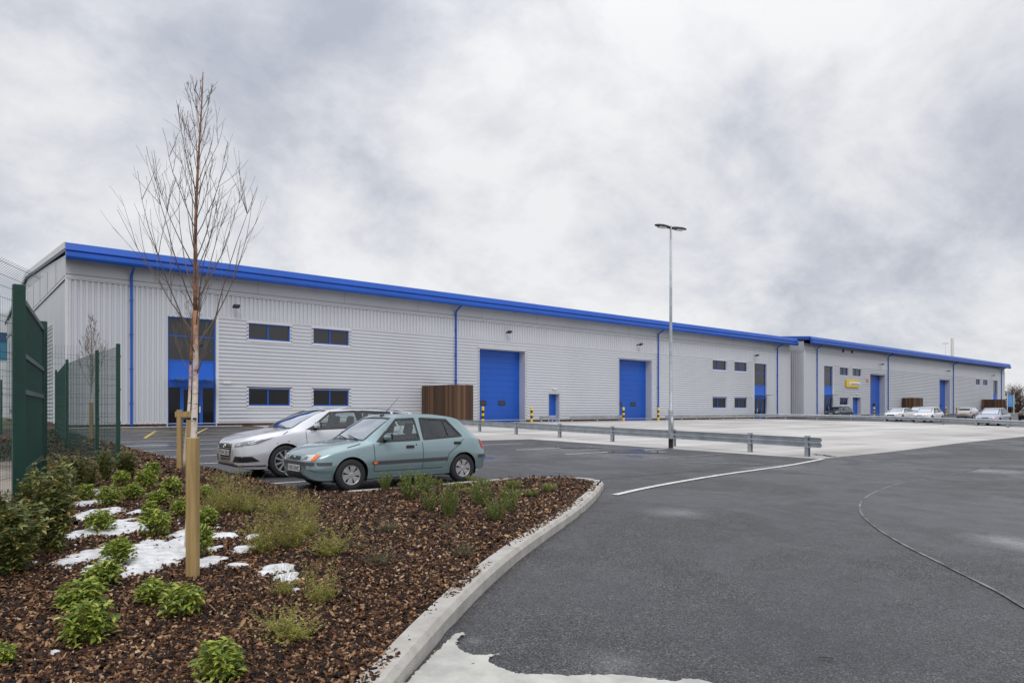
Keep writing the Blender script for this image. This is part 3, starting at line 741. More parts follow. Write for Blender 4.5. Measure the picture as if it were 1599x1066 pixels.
        mb.box(lo, hi, 0.06, DEP, zr+.02, zr+.16); mb.box(lo, hi, 5.0, 5.1, z0, 6.35); mb.box(lo, hi, 5.1, 24, 6.25, 6.35)
        mb.build('flashing', M['trim'], B)
        mb = MB(); lo, hi = (xx-.056, xx-.002) if s < 0 else (xx+.002, xx+.056)
        mb.box(lo, hi, 0.06, DEP, zr+.165, zr+.20); mb.box(lo, hi, .06, DEP, zr-.02, zr+.015)
        y = 4.0
        while y < DEP: mb.box(min(xx, xx+s*.012), max(xx, xx+s*.012), y, y+.02, zr+.21, 9.7+.03*min(y, DEP-y)); y += 4.1
        mb.build('panel_joint', M['gapdark'], B)
        mb = MB(); mb.box(xx-.01, xx+.01, 0, DEP, -.6, z0); mb.build('plinth', M['brick'], B)
        # verge
        for nm, dz0, dz1, m_, off in (('verge_capping', -.33, .03, M['blue'] if blueverge else M['trim'], .16), ('verge_trim', -.47, -.33, M['bluedark'], .13)):
            mb = MB(); xa, xb = (xx-off, xx-.06) if s < 0 else (xx+.06, xx+off)
            pts = [(-.80, 10.125), (yr, zrg+.0), (DEP+.8, 10.125)]
            for (ya, za), (yb, zb_) in zip(pts[:-1], pts[1:]):
                c = [(ya, za+dz0), (yb, zb_+dz0), (yb, zb_+dz1), (ya, za+dz1)]
                mb.quad(*[(xa, p, q_) for p, q_ in c]); mb.quad(*[(xb, p, q_) for p, q_ in c][::-1])
                mb.quad((xa, ya, za+dz1), (xb, ya, za+dz1), (xb, yb, zb_+dz1), (xa, yb, zb_+dz1)); mb.quad((xa, ya, za+dz0), (xa, yb, zb_+dz0), (xb, yb, zb_+dz0), (xb, ya, za+dz0))
            mb.quad((xa, -.80, 10.125+dz0), (xb, -.80, 10.125+dz0), (xb, -.80, 10.125+dz1), (xa, -.80, 10.125+dz1))
            mb.build(nm, m_, B)
    mb = MB(); mb.box(.0, L, DEP-.01, DEP+.01, -.6, 9.9); mb.build('rear_wall', M['clad2'], B)
    return B
W1 = []
for a, b in ((9.98, 12.79), (14.37, 17.09), (61.35, 64.12), (65.68, 68.38)):
    W1 += [(a, b, 5.57, 6.67, True), (a, b, 1.28, 2.46, False)]
B1 = unit_block('warehouse', 0, 0, 0, 78.25, 41, dict(label='long silver clad warehouse with blue eaves running from the left of the photo', cat='warehouse', group='blue trimmed industrial units'),
    W1, [(5.19, 7.98), (69.92, 72.70)], [(28.66, 33.58, 6.07), (45.72, 50.66, 6.05)], [(36.38, 37.66, 2.47)], [3.23, 26.25, 51.64, 75.05], [9.05, 31.45, 48.41, 69.78], 0, False)
mb = MB(); mb.bbox(8.38, 8.86, -.12, -.062, 2.70, 2.84, .01); mb.build('wall_light', M['white'], B1)
mb = MB(); mb.bbox(69.2, 69.45, -.12, -.062, 2.62, 2.80, .01); mb.build('wall_light', M['white'], B1)
X2 = 79.6
W2 = []
for a, b in ((89.3, 91.9), (93.15, 95.9), (143.9, 146.3), (147.9, 150.6)): W2.append((a-X2, b-X2, 5.57, 6.67, True))
W2 += [(89.3-X2, 91.9-X2, 1.5, 2.5, False), (147.9-X2, 150.6-X2, 1.28, 2.46, False)]
B2 = unit_block('warehouse', X2, -1.2, .25, 81.4, 41, dict(label='second warehouse farther right with a yellow framed sign on its wall', cat='warehouse', group='blue trimmed industrial units'),
    W2, [(5.2, 7.75), (74.2, 76.9)], [(98.8-X2, 103.8-X2, 6.0), (125.7-X2, 130.5-X2, 6.0)], [(93.2-X2, 95.7-X2, 2.6)], [3.2, 25.2, 52.4, 79.0], [101.9-X2, 128.7-X2, 152.6-X2], 0, True)
mb = MB(); mb.bbox(91.0-X2, 94.9-X2, -.22, -.062, 4.0, 5.05, .02); sg = mb.build('shop_sign', M['yellow'], B2)
mb = MB(); mb.box(91.7-X2, 95.1-X2, -.26, -.222, 4.28, 4.78); bn = mb.build('sign_banner', M['white'], sg)
mb = MB(); mb.box(92.2-X2, 94.9-X2, -.268, -.261, 4.36, 4.46); mb.build('sign_stripe', M['bluedark'], sg)
mb = MB(); mb.bbox(97.6-X2, 98.0-X2, -.18, -.062, 4.9, 5.35, .02); mb.build('alarm_box', mat('orange_alarm', (.75, .28, .03), .4), B2)
for xv in (90.3, 93.0):
    mb = MB(); mb.box(xv-X2-.18, xv-X2+.18, -.10, -.021, 8.75, 9.15)
    for k in range(5): mb.box(xv-X2-.16, xv-X2+.16, -.12, -.10, 8.78+k*.075, 8.81+k*.075)
    mb.build('vent', M['black'], B2)

# distant block behind the left compound
D1 = empty('distant_building', (-60, 78, 0), label='distant grey building with a teal and navy band behind the left fence', cat='building')
mb = MB(); mb.box(0, 63, 0, 30, -.5, 8.2); mb.box(0, 63, 0.02, 30, 12.2, 15); mb.build('wall', M['clad'], D1)
mb = MB(); mb.box(0, 63.05, -.05, 30, 8.2, 10.8); mb.build('teal_band', mat('teal_panel', (.03, .17, .28), .4, var=.1, vscale=.2), D1)
mb = MB(); mb.box(0, 63.1, -.1, 30, 10.8, 12.2); mb.build('navy_band', mat('navy_panel', (.015, .06, .14), .4), D1)
for k in range(6):
    mb = MB(); mb.box(4+k*9, 9+k*9, -.06, -.001, 1.5, 4); mb.build('window', M['pane'], D1)

# ------------------------------------------------------------------ bin stores
def binstore(loc, wx, wy, h, label):
    B = empty('bin_store', loc, label=label, cat='bin store', group='timber bin stores')
    q = random.Random(int(wx*10)); 
    for nm, n, L, f in (('front_boards', int(wx/.14), wx, lambda a, b, j, k: (a, b, -.025-j, 0-j)), ('side_boards', int(wy/.14), wy, None)):
        mb = MB()
        for k in range(n):
            a, b = k*L/n+.004, (k+1)*L/n-.004; j = q.uniform(0, .018); hh = h+q.uniform(-.01, .01)
            if nm == 'front_boards': mb.box(a, b, -.03-j, -j, .05, hh)
            else: mb.box(-.03-j, -j, a, b, .05, hh)
        bo = mb.build(nm, M['timber'], B)
        if nm == 'side_boards': c = bo.copy(); COL.objects.link(c); c.location.x = wx+.035
    for x, y in ((.06, .06), (wx-.06, .06), (.06, wy-.06), (wx-.06, wy-.06)):
        mb = MB(); mb.box(x-.05, x+.05, y-.05, y+.05, -.2, h-.06); mb.build('post', M['timber'], B)
    return B
binstore((23.1, -4.35, gz(23, -4.3)), 1.7, 4.2, 2.92, 'brown timber bin store beside the first loading door of the near warehouse')
binstore((109.9, -2.9, gz(110, -3)+.02), 3.8, 1.6, 2.75, 'brown timber bin store behind the two white cars at the far warehouse')
binstore((146.4, -4.6, gz(146, -4)+.02), 2.2, 3.2, 2.70, 'farthest brown timber bin store, by the right end of the far warehouse')

# ------------------------------------------------------------------ guard rails
def wbeam(pts, zc, m, parent, name='rail_beam', h=.31):
    prof = [(-.0, -.5), (-.045, -.42), (-.08, -.33), (-.08, -.20), (-.02, -.05), (-.02, .05), (-.08, .20), (-.08, .33), (-.045, .42), (0, .5)]
    L = ribbon_pts(pts, 2, .8); rows = []
    for a, b in L:
        c = (a+b)/2; nn = (a-b)/2; z = gz(c.x, c.y)+zc
        rows.append([(c.x+nn.x*p, c.y+nn.y*p, z+q_*h) for p, q_ in prof]+[(c.x+nn.x*(p+.012), c.y+nn.y*(p+.012), z+q_*h) for p, q_ in prof[::-1]])
    n = len(rows[0]); V = [p for r in rows for p in r]; F = []
    for i in range(len(rows)-1):
        for k in range(n): F.append((i*n+k, i*n+(k+1) % n, (i+1)*n+(k+1) % n, (i+1)*n+k))
    mb = MB(); mb.v = V; mb.f = F
    mb.f.append(tuple(range(n))); mb.f.append(tuple(range(len(V)-1, len(V)-n-1, -1)))
    return mb.build(name, m, parent)
def guardrail(pts, posts, label, cat='guard rail', zc=.46, top=.66, side=1, sz=.12):
    B = empty('guard_rail', (pts[0][0], pts[0][1], 0), label=label, cat=cat, group='galvanised guard rails')
    o = Vector((pts[0][0], pts[0][1], 0)); off = lambda p: p
    B.location = (0, 0, 0)
    wbeam(pts, zc, M['galvl'], B)
    for (x, y, dx, dy) in posts:
        z = gz(x, y); mb = MB(); d = Vector((dx, dy)).normalized(); nn = Vector((-d.y, d.x))*-side
        def pr(a0, a1, b0, b1, z0, z1):
            c = [Vector((x, y))+d*a+nn*b for a, b in ((a0, b0), (a1, b0), (a1, b1), (a0, b1))]
            mb.prism([(p.x, p.y) for p in c], z0, z1)
        pr(-sz/2, sz/2, .02, .035, z, z+top); pr(-sz/2, sz/2, .02+sz, .035+sz, z, z+top); pr(-.008, .008, .035, .02+sz, z, z+top)
        mb.build('post', M['galv'], B)
    return B
x0, y0, x1, y1 = 15.45, -34.95, 18.6, -8.0
pp = []
for yy in (-34.45, -32.3, -28.8, -25.3, -21.6, -17.9, -14.2, -10.5):
    k = (yy-y0)/(y1-y0); pp.append((x0+k*(x1-x0), yy, x1-x0, y1-y0))
guardrail([(x0, y0), (x1, y1)], pp, 'galvanised guard rail between the car park and the concrete yard, beside the lamp post', side=1)
def frail(xa, xb, label, y=-1.0):
    n = max(2, int((xb-xa)/2.6)+1); ps = [(xa+.35+(xb-xa-.7)*k/(n-1), y, 1, 0) for k in range(n)]
    guardrail([(xa, y), (xb, y)], ps, label, zc=.42, top=.56, side=-1)
frail(34.3, 36.3, 'short low guard rail between the first loading door and the small blue door')
frail(38.0, 45.3, 'low guard rail between the small blue door and the second loading door')
frail(51.6, 70.0, 'long low guard rail under the right hand windows of the near warehouse')
R2 = catmull([(73.3, -1.6), (74.5, -4.0), (72.3, -9.0), (69.6, -14.0), (67.2, -18), (64.2, -23), (60.6, -28), (57, -31.5), (53, -34.4)], 6)
R2 = catmull([(67.4, -1.7), (68.6, -5.5), (69.1, -9.6), (68.9, -14.0), (67.2, -18.2), (64.9, -22.4), (62.2, -26.2), (59.0, -29.6), (55, -33)], 6)
ps = []; acc = 0
for i in range(1, len(R2)):
    a, b = Vector(R2[i-1]), Vector(R2[i]); acc += (b-a).length
    if acc > 3.2: ps.append((b.x, b.y, b.x-a.x, b.y-a.y)); acc = 0
guardrail(R2, ps, 'long galvanised guard rail curving in front of the parked cars at right', side=-1, sz=.14)

# ------------------------------------------------------------------ bollards
def bollard(loc, label):
    B = empty('bollard', loc, label=label, cat='bollard', group='yellow and black bollards')
    mb = MB(); r = .105; hs = [0, .36, .58, .80, 1.02, 1.30]
    y = MB(); y.lathe([(r, -.1), (r, .36)], (0, 0, 0), n=20); y.lathe([(r, .58), (r, .80)], (0, 0, 0), n=20); y.lathe([(r, 1.02), (r, 1.26), (r*.85, 1.31), (r*.4, 1.33), (0.001, 1.335)], (0, 0, 0), n=20)
    y.build('post', M['yellow'], B, True)
    k = MB(); k.lathe([(r, .36), (r+.002, .361), (r+.002, .579), (r, .58)], (0, 0, 0), n=20); k.lathe([(r, .80), (r+.002, .801), (r+.002, 1.019), (r, 1.02)], (0, 0, 0), n=20)
    k.build('black_band', M['black'], B, True)
    return B
b0 = bollard((28.2, -1.1, gz(28, -1)), 'yellow and black bollard on the left of the first loading door')
for x, y, lb in ((33.4, -1.1, 'yellow and black bollard on the right of the first loading door'), (45.15, -1.1, 'yellow and black bollard on the left of the second loading door'), (50.4, -1.1, 'yellow and black bollard on the right of the second loading door'),
                 (97.6, -2.3, 'yellow and black bollard by the loading door of the far warehouse nearest its sign'), (125.2, -2.4, 'yellow and black bollard on the left of the farthest loading door'), (130.2, -2.4, 'yellow and black bollard on the right of the farthest loading door')):
    c = copy_tree(b0); c.location = (x, y, gz(x, y)); c['label'] = lb

# ------------------------------------------------------------------ lamp posts
def head(mb, s, tilt=0):
    for k, (l, wd, th) in enumerate(((0, .10, .05), (.18, .15, .075), (.42, .17, .065), (.62, .10, .035), (.68, .04, .02))):
        pass
    st = [(0, .07, .045), (.14, .13, .06), (.40, .16, .06), (.58, .11, .045), (.68, .04, .02)]
    n0 = len(mb.v)
    for (l, wd, th) in st:
        for a in range(10):
            t = 2*math.pi*a/10; mb.v.append((s*(.05+l), wd*math.cos(t), -.0+th*math.sin(t)*(1.2 if math.sin(t) > 0 else .5)))
    for i in range(len(st)-1):
        for a in range(10): mb.f.append((n0+i*10+a, n0+i*10+(a+1) % 10, n0+(i+1)*10+(a+1) % 10, n0+(i+1)*10+a))
    mb.f.append(tuple(n0+k for k in range(10))); mb.f.append(tuple(n0+40+k for k in range(10)))
def lamppost(loc, h, rz, label):
    B = empty('lamp_post', loc, rz, label=label, cat='lamp post', group='twin headed lamp posts')
    mb = MB(); mb.lathe([(.085, .0), (.085, .36), (.087, .36)], (0, 0, 0), n=16); mb.build('base_section', M['black'], B, True)
    mb = MB(); mb.lathe([(.088, .36), (.088, 1.35), (.083, 1.42), (.062, 1.45), (.052, h*.6), (.038, h-.02), (.001, h)], (0, 0, 0), n=16); mb.box(-.05, .05, -.095, -.084, .6, 1.15); mb.build('column', M['galv'], B, True)
    for s, dz in ((-1, 0), (1, -.0)):
        mb = MB(); mb.tube([(0, 0, h-.12), (s*.12, 0, h-.10)], .025, 8); mm = MB(); head(mm, s)
        n = len(mb.v); mb.v += [(x, y, z+h-.1+abs(x)*.04) for x, y, z in mm.v]; mb.f += [tuple(i+n for i in f) for f in mm.f]
        hd = mb.build('lamp_head', M['bumper'], B, True)
        ln = MB(); ln.bbox(*(sorted((s*.24, s*.56))), -.09, .09, h-.135, h-.095, .01); ln.build('lens', M['lamp'], hd)
    return B
lx, ly, lt = G(1048, 700)
lamppost((lx, ly, gz(lx, ly)), .98+(641-352)*lt/FPX-gz(lx, ly), R(-12), 'tall galvanised lamp post with twin heads beside the guard rail')
xx, yy = along(1477, 177); lamppost((xx, yy, 0), 18.2, R(-60), 'distant lamp post seen above the roof of the far warehouse')
xx, yy = along(1487.5, 290)
mb = MB(); mb.lathe([(1.0, 0), (.62, 10), (.56, 31.3), (.3, 31.3)], (0, 0, 0), n=20)
set_props(mb.build('chimney', mat('pale_chimney', (.5, .5, .47), .7), None, True, (xx, yy, 0)), 'pale slender chimney rising behind the far warehouse', 'chimney')
# blue information board
sx, sy = along(1578.5, 128)
B = empty('information_sign', (sx, sy, gz(sx, sy)), R(-55), label='tall pale blue information board on white posts beyond the far warehouse', cat='sign')
mb = MB(); mb.box(-.48, .48, -.04, .04, 1.35, 3.55); pn = mb.build('board', mat('pale_blue_board', (.10, .28, .62), .4, var=.1), B)
mb = MB()
for k in range(3): mb.box(-.36, .30-.1*k, -.052, -.043, 2.1+k*.45, 2.2+k*.45)
mb.build('board_stripe', mat('board_lettering', (.35, .52, .78), .5), pn)
for s in (-.54, .54):
    mb = MB(); mb.box(s-.05, s+.05, -.05, .05, -.3, 3.6); mb.build('post', M['white'], B)

# ------------------------------------------------------------------ cars
def hermite(X, Y, x):
    X = np.array(X); Y = np.array(Y, float); h = np.diff(X); dl = np.diff(Y)/h; m = np.zeros(len(X))
    m[0], m[-1] = dl[0], dl[-1]
    for i in range(1, len(X)-1):
        m[i] = 0 if dl[i-1]*dl[i] <= 0 else 2*dl[i-1]*dl[i]/(dl[i-1]+dl[i])
    i = int(np.clip(np.searchsorted(X, x)-1, 0, len(h)-1)); t = (x-X[i])/h[i]
    return (2*t**3-3*t*t+1)*Y[i]+(t**3-2*t*t+t)*h[i]*m[i]+(-2*t**3+3*t*t)*Y[i+1]+(t**3-t*t)*h[i]*m[i+1]
# columns: x, underside, half width, belt half width, belt z, roof-edge half width, roof-edge z, top z
CARS = {
 'hatch': dict(T=[(0, .30, .50, .46, .50, .40, .56, .585), (.05, .24, .64, .60, .56, .50, .62, .655), (.16, .20, .73, .69, .62, .58, .69, .725), (.40, .19, .785, .75, .69, .64, .765, .80), (.75, .19, .815, .775, .76, .67, .83, .855), (1.02, .19, .82, .785, .81, .675, .875, .90),
       (1.25, .19, .82, .79, .83, .655, 1.02, 1.05), (1.50, .19, .82, .79, .835, .61, 1.175, 1.21), (1.70, .19, .82, .79, .84, .57, 1.275, 1.32), (1.95, .19, .82, .79, .845, .558, 1.322, 1.37), (2.4, .19, .82, .787, .86, .553, 1.33, 1.38), (2.9, .19, .82, .782, .875, .547, 1.29, 1.348), (3.20, .20, .815, .77, .89, .53, 1.235, 1.295),
       (3.38, .21, .805, .755, .89, .55, 1.11, 1.15), (3.56, .23, .79, .73, .865, .60, .955, .985), (3.66, .24, .765, .70, .83, .62, .875, .90), (3.76, .27, .73, .66, .70, .56, .74, .76), (3.83, .33, .62, .56, .56, .49, .58, .59)],
   len=3.83, xf=.72, xr=3.166, r=.288, R=.345, track=.80, wt=.165, rimr=.178,
   win=[[(1.28, .868), (2.15, .888), (2.13, 1.285), (1.74, 1.268)], [(2.25, .892), (3.16, .935), (2.90, 1.255), (2.27, 1.290)]],
   screen=[(1.03, -.61), (1.66, -.52), (1.66, .52), (1.03, .61)], rear=[(3.30, .50), (3.58, .56)], handles=[(1.92, .76), (3.02, .80)], seams=[1.16, 2.20], strip=(.455, .515), nsp=6),
 'estate': dict(T=[(0, .32, .50, .48, .62, .40, .68, .70), (.05, .24, .70, .66, .66, .54, .72, .75), (.18, .19, .81, .77, .72, .66, .79, .82), (.45, .17, .875, .83, .80, .73, .87, .90), (.80, .17, .905, .855, .87, .76, .93, .955), (1.10, .17, .908, .86, .925, .75, .985, 1.005),
       (1.42, .17, .908, .86, .94, .71, 1.14, 1.17), (1.76, .17, .908, .86, .95, .66, 1.285, 1.32), (2.06, .17, .908, .86, .962, .63, 1.365, 1.41), (2.6, .17, .908, .86, .98, .61, 1.405, 1.455), (3.1, .17, .908, .86, .995, .605, 1.41, 1.46), (3.7, .17, .908, .855, 1.015, .60, 1.37, 1.425), (4.15, .19, .90, .845, 1.03, .585, 1.31, 1.365),
       (4.35, .20, .89, .82, 1.03, .60, 1.22, 1.26), (4.55, .22, .87, .80, 1.00, .64, 1.06, 1.09), (4.63, .24, .84, .78, .96, .66, .99, 1.01), (4.72, .27, .78, .72, .74, .60, .78, .80), (4.77, .34, .64, .60, .60, .52, .62, .63)],
   len=4.77, xf=.95, xr=3.72, r=.332, R=.39, track=.89, wt=.205, rimr=.235,
   win=[[(1.50, .98), (2.68, 1.015), (2.66, 1.372), (2.04, 1.34)], [(2.78, 1.018), (3.62, 1.04), (3.56, 1.345), (2.80, 1.372)], [(3.70, 1.045), (4.22, 1.09), (4.02, 1.285), (3.66, 1.335)]],
   screen=[(1.13, -.67), (1.99, -.585), (1.99, .585), (1.13, .67)], rear=[(4.28, .54), (4.52, .62)], handles=[(2.50, .885), (3.55, .92)], seams=[1.40, 2.73], strip=None, nsp=10)}
def car(kind, loc, rz, paintm, label, detail=True, scale=1.0, plate=None, strip=True, step=.028, zs=1.0):
    S = CARS[kind]; T = S['T']; X = [r[0] for r in T]; LEN = S['len']; mid = LEN/2
    C0 = empty('parked_car', loc, rz, label=label, cat='car', group='parked cars'); C0.scale = (scale, scale, scale*zs)
    xs = sorted(set(list(np.round(np.arange(0, LEN, step), 4))+[LEN, .012, .025, LEN-.012])); rings = []
    seg = (3, 2, 3, 6, 6, 8, 8, 4, 8)
    for x in xs:
        zb, w, wb, zbt, wr, zre, zt = [float(hermite(X, [r[k] for r in T], x)) for k in range(1, 8)]
        e = min(1, max(0, x/.02+.25)) if x < .02 else 1
        cz = (zb+zt)/2
        ctl = [(0, zb), (w*.84, zb), (w*.925, zb+.03), (w*.965, zb+.13), (w*1.005, zb+.52*(zbt-zb)), (wb, zbt), (wr, zre), (wr*.90, zre+(zt-zre)*.55), (wr*.45, zt-(zt-zre)*.08), (0, zt)]
        P = []
        for i in range(len(ctl)-1):
            p0, p1, p2, p3 = ctl[max(i-1, 0)], ctl[i], ctl[i+1], ctl[min(i+2, len(ctl)-1)]
            lin = i in (5,) or i == 0
            for j in range(seg[i]):
                t = j/seg[i]
                if lin: P.append((p1[0]+(p2[0]-p1[0])*t, p1[1]+(p2[1]-p1[1])*t))
                else: P.append(tuple(.5*(2*b+(-a+c)*t+(2*a-5*b+4*c-d)*t*t+(-a+3*b-3*c+d)*t**3) for a, b, c, d in zip(p0, p1, p2, p3)))
        P.append(ctl[-1])
        rings.append([(x-mid, y, cz+(z-cz)*1.0) for y, z in P])
    n = len(rings[0]); V = []; F = []
    for r in rings: V += [(a, -b, c) for a, b, c in r]+[(a, b, c) for a, b, c in r[1:-1]]
    m = n+n-2
    def ix(i, k):     # k around: 0..n-1 near side, then far side downwards
        return i*m+(k if k < n else n+(m-k)-1)
    for i in range(len(xs)-1):
        for k in range(m):
            F.append((ix(i, k), ix(i+1, k), ix(i+1, (k+1) % m), ix(i, (k+1) % m)))
    F.append(tuple(ix(0, k) for k in range(m))); F.append(tuple(ix(len(xs)-1, k) for k in range(m-1, -1, -1)))
    bvh = BVHTree.FromPolygons([Vector(v) for v in V], F)
    def hit(p, d, off):
        d = Vector(d); loc_, nr, ii, ds = bvh.ray_cast(Vector(p)-d*3, d)
        if loc_ is None: return Vector(p)
        if nr.dot(d) > 0: nr = -nr
        return loc_+nr*off
    side = lambda x, z, s: ((x-mid, 0, z), (0, -s, 0))      # s=-1 near side (-y)
    def patch(mb, quad, proj, off, nu=10, nv=6, thick=0):
        a, b, c, d = [Vector(q_) for q_ in quad]; n0 = len(mb.v)
        for j in range(nv+1):
            for i in range(nu+1):
                u, v = i/nu, j/nv
                p = a*(1-u)*(1-v)+b*u*(1-v)+c*u*v+d*(1-u)*v
                q_, dr = proj(*p); mb.v.append(tuple(hit(q_, dr, off)))
        for j in range(nv):
            for i in range(nu):
                k = n0+j*(nu+1)+i; mb.f.append((k, k+1, k+nu+2, k+nu+1))
    def strip_on(mb, pts, wd, proj, off, closed=False, stp=.03):
        pts = [Vector(p) for p in pts]; 
        if closed: pts.append(pts[0])
        L = []
        for a, b in zip(pts[:-1], pts[1:]):
            k = max(1, int((b-a).length/stp))
            for j in range(k): L.append(a.lerp(b, j/k))
        L.append(pts[-1]); n0 = len(mb.v)
        for i, p in enumerate(L):
            if closed: d = (L[(i+1) % (len(L)-1)]-L[(i-1) % (len(L)-1)]).normalized()
            else: d = (L[min(i+1, len(L)-1)]-L[max(i-1, 0)]).normalized()
            nn = Vector((-d.y, d.x))*wd/2
            for s in (-1, 1):
                q_, dr = proj(*(p+nn*s)); mb.v.append(tuple(hit(q_, dr, off)))
        for i in range(len(L)-1): mb.f.append((n0+2*i, n0+2*i+1, n0+2*i+3, n0+2*i+2))
    sideN = lambda x, z: ((x-mid, 0, z), (0, 1, 0)); sideF = lambda x, z: ((x-mid, 0, z), (0, -1, 0))
    front = lambda y, z: ((0, y, z), (1, 0, 0)); rear = lambda y, z: ((0, y, z), (-1, 0, 0)); top = lambda x, y: ((x-mid, y, 0), (0, 0, -1))
    # body with window and wheel openings
    win = S['win']; keep = []
    sc_ = [(x-mid, y) for x, y in S['screen']]
    for f in F[:-2]:
        c = [sum(V[i][k] for i in f)/len(f) for k in range(3)]
        kill = False
        for wn in win:
            if inpoly(c[0]+mid, c[2], wn) and abs(c[1]) > .4: kill = True
        if inpoly(c[0], c[1], sc_) and c[2] > .93: kill = True
        for xa in (S['xf'], S['xr']):
            if (c[0]+mid-xa)**2+(c[2]-S['r'])**2 < S['R']**2 and abs(c[1]) > .40: kill = True
        if not kill: keep.append(f)
    keep += F[-2:]
    me = bpy.data.meshes.new('body'); me.from_pydata(V, [], keep); me.shade_smooth(); me.materials.append(paintm); me.update()
    body = bpy.data.objects.new('body', me); COL.objects.link(body); body.parent = C0
    # glass
    for sd_, pj in ((-1, sideN), (1, sideF)):
        for wn in win:
            g = MB(); patch(g, wn, pj, -.004, 8, 5); go = g.build('side_window', M['cglass'], C0, True)
            if detail or sd_ < 0:
                s_ = MB(); strip_on(s_, wn, .042, pj, .003, True); s_.build('window_seal', M['black'], go)
    if kind == 'hatch' and detail:
        g = MB(); strip_on(g, [(2.845, .92), (2.80, 1.27)], .03, sideN, .004); g.build('window_divider', M['black'], C0)
        g = MB(); patch(g, [(1.22, .86), (1.45, .875), (1.45, 1.065), (1.42, 1.03)], sideN, .006, 6, 5); g.build('window_corner', M['black'], C0)
    if kind == 'estate' and detail:
        g = MB(); patch(g, [(1.40, .975), (1.68, .985), (1.74, 1.13), (1.66, 1.09)], sideN, .006, 6, 5); g.build('window_corner', M['black'], C0)
        g = MB(); patch(g, [(2.66, 1.00), (2.80, 1.01), (2.82, 1.385), (2.64, 1.385)], sideN, .006, 4, 8); g.build('door_pillar', M['black'], C0)
    g = MB(); patch(g, S['screen'], top, -.002, 14, 14); wsn = g.build('windscreen', M['wscreen'], C0, True)
    g = MB(); strip_on(g, S['screen'], .05, top, .004, True); g.build('window_seal', M['black'], wsn)
    g = MB(); (xa, wa), (xb, wb_) = S['rear']; patch(g, [(xa, -wa), (xb, -wb_), (xb, wb_), (xa, wa)], top, .004, 6, 10); g.build('rear_window', M['panelo'], C0, True)
    if detail:
        s0 = S['screen'][0][0]
        for k, (ya, yb) in enumerate(((-.50, .10), (-.02, .52))):
            g = MB(); pts = [hit(*top(s0-.03, ya), .02), hit(*top(s0+.03, (ya+yb)/2), .028), hit(*top(s0+.085, yb), .022)]; g.tube(pts, .011, 5); g.build('wiper', M['black'], C0)
    # underside and wheel wells
    u = MB(); u.box(.25-mid, LEN-.25-mid, -.62, .62, .17, .30); u.build('underbody', M['black'], C0)
    for xa, nm in ((S['xf'], 'f'), (S['xr'], 'r')):
        u = MB()
        for s in (-1, 1):
            u.lathe([(0.001, s*.38), (S['R']-.004, s*.38), (S['R']-.004, s*(S['track']-.03))], (xa-mid, 0, S['r']), 'y', 28)
        u.v = [(a, b, max(c, .16)) for a, b, c in u.v]
        u.build('wheel_well', M['black'], C0)
        for s, pj in ((-1, sideN), (1, sideF)):
            if detail:
                a_ = MB(); pts = [(xa+S['R']*math.cos(R(a)), S['r']+S['R']*math.sin(R(a))) for a in range(-14, 195, 8)]
                strip_on(a_, pts, .035, pj, .006, False, .05); a_.build('wheel_arch', paintm, C0, True)
            r, wt = S['r'], S['wt']; yo = s*S['track']
            tw = MB(); rr = S['rimr']
            yy = lambda q_: yo-s*q_
            tw.lathe([(rr-.01, yy(.03)), (rr+.004, yy(.004)), (rr+.02, yy(0)), (r-.045, yy(-.004)), (r-.015, yy(.012)), (r, yy(.04)), (r, yy(wt-.03)), (r-.02, yy(wt)), (rr, yy(wt)), (.001, yy(wt))], (0, 0, 0), 'y', 36)
            wh = tw.build('wheel', M['rubber'], C0, True, (xa-mid, 0, r))
            rm = MB()
            rm.lathe([(rr, yy(.012)), (rr-.006, yy(.006)), (rr-.016, yy(.012)), (rr-.022, yy(.04))], (0, 0, 0), 'y', 36)
            rm.lathe([(.05, yy(.03)), (.045, yy(.012)), (.03, yy(.008)), (.001, yy(.008))], (0, 0, 0), 'y', 16)
            k = S['nsp']; wv = rr*(.78 if k == 6 else .17)
            for j in range(k):
                a = 2*math.pi*j/k+.3; ca, sa = math.cos(a), math.sin(a); tx, tz = -sa, ca
                w0, w1 = (.022, wv*.5) if k == 6 else (.018, .021)
                pts = []
                for (rad, hw, dp) in ((.035, w0, .018), (rr*.6, (w0+w1)/2, .014), (rr-.012, w1, .012)):
                    pts.append([(ca*rad+tx*hw*e_, yy(dp), sa*rad+tz*hw*e_) for e_ in (-1, 1)])
                for p, q_ in zip(pts[:-1], pts[1:]): rm.quad(p[0], q_[0], q_[1], p[1])
            rm.build('rim', M['rim'], wh)
            bk = MB(); bk.lathe([(.001, yy(.05)), (rr-.01, yy(.05))], (0, 0, 0), 'y', 20); bk.build('brake_disc', M['black'], wh)
    # interior
    i_ = MB(); bz = T[8][4]-.10; i_.box(S['screen'][0][0]-.05-mid, LEN-.55-mid, -.66, .66, .30, bz-.22); i_.bbox(S['screen'][0][0]-.02-mid, S['screen'][0][0]+.32-mid, -.62, .62, bz-.25, bz+.02, .03)
    i_.build('cabin', M['cabin'], C0)
    sx = S['win'][0][1][0]-.18
    for xx in ((sx, sx+.95) if detail else (sx,)):
        for yv in (-.36, .36):
            st = MB(); st.bbox(-.07, .07, -.23, .23, 0, .60, .05); st.bbox(-.05, .06, -.13, .13, .64, .84, .05); st.box(-.01, .01, -.06, -.04, .58, .66); st.box(-.01, .01, .04, .06, .58, .66)
            rot = Matrix.Rotation(R(14), 4, 'Y'); st.v = [tuple(rot @ Vector(v)) for v in st.v]
            zt_ = S['win'][0][3][1]-.08-.84*.97
            st.build('seat', M['cabin'], C0, False, (xx-mid, yv, zt_))
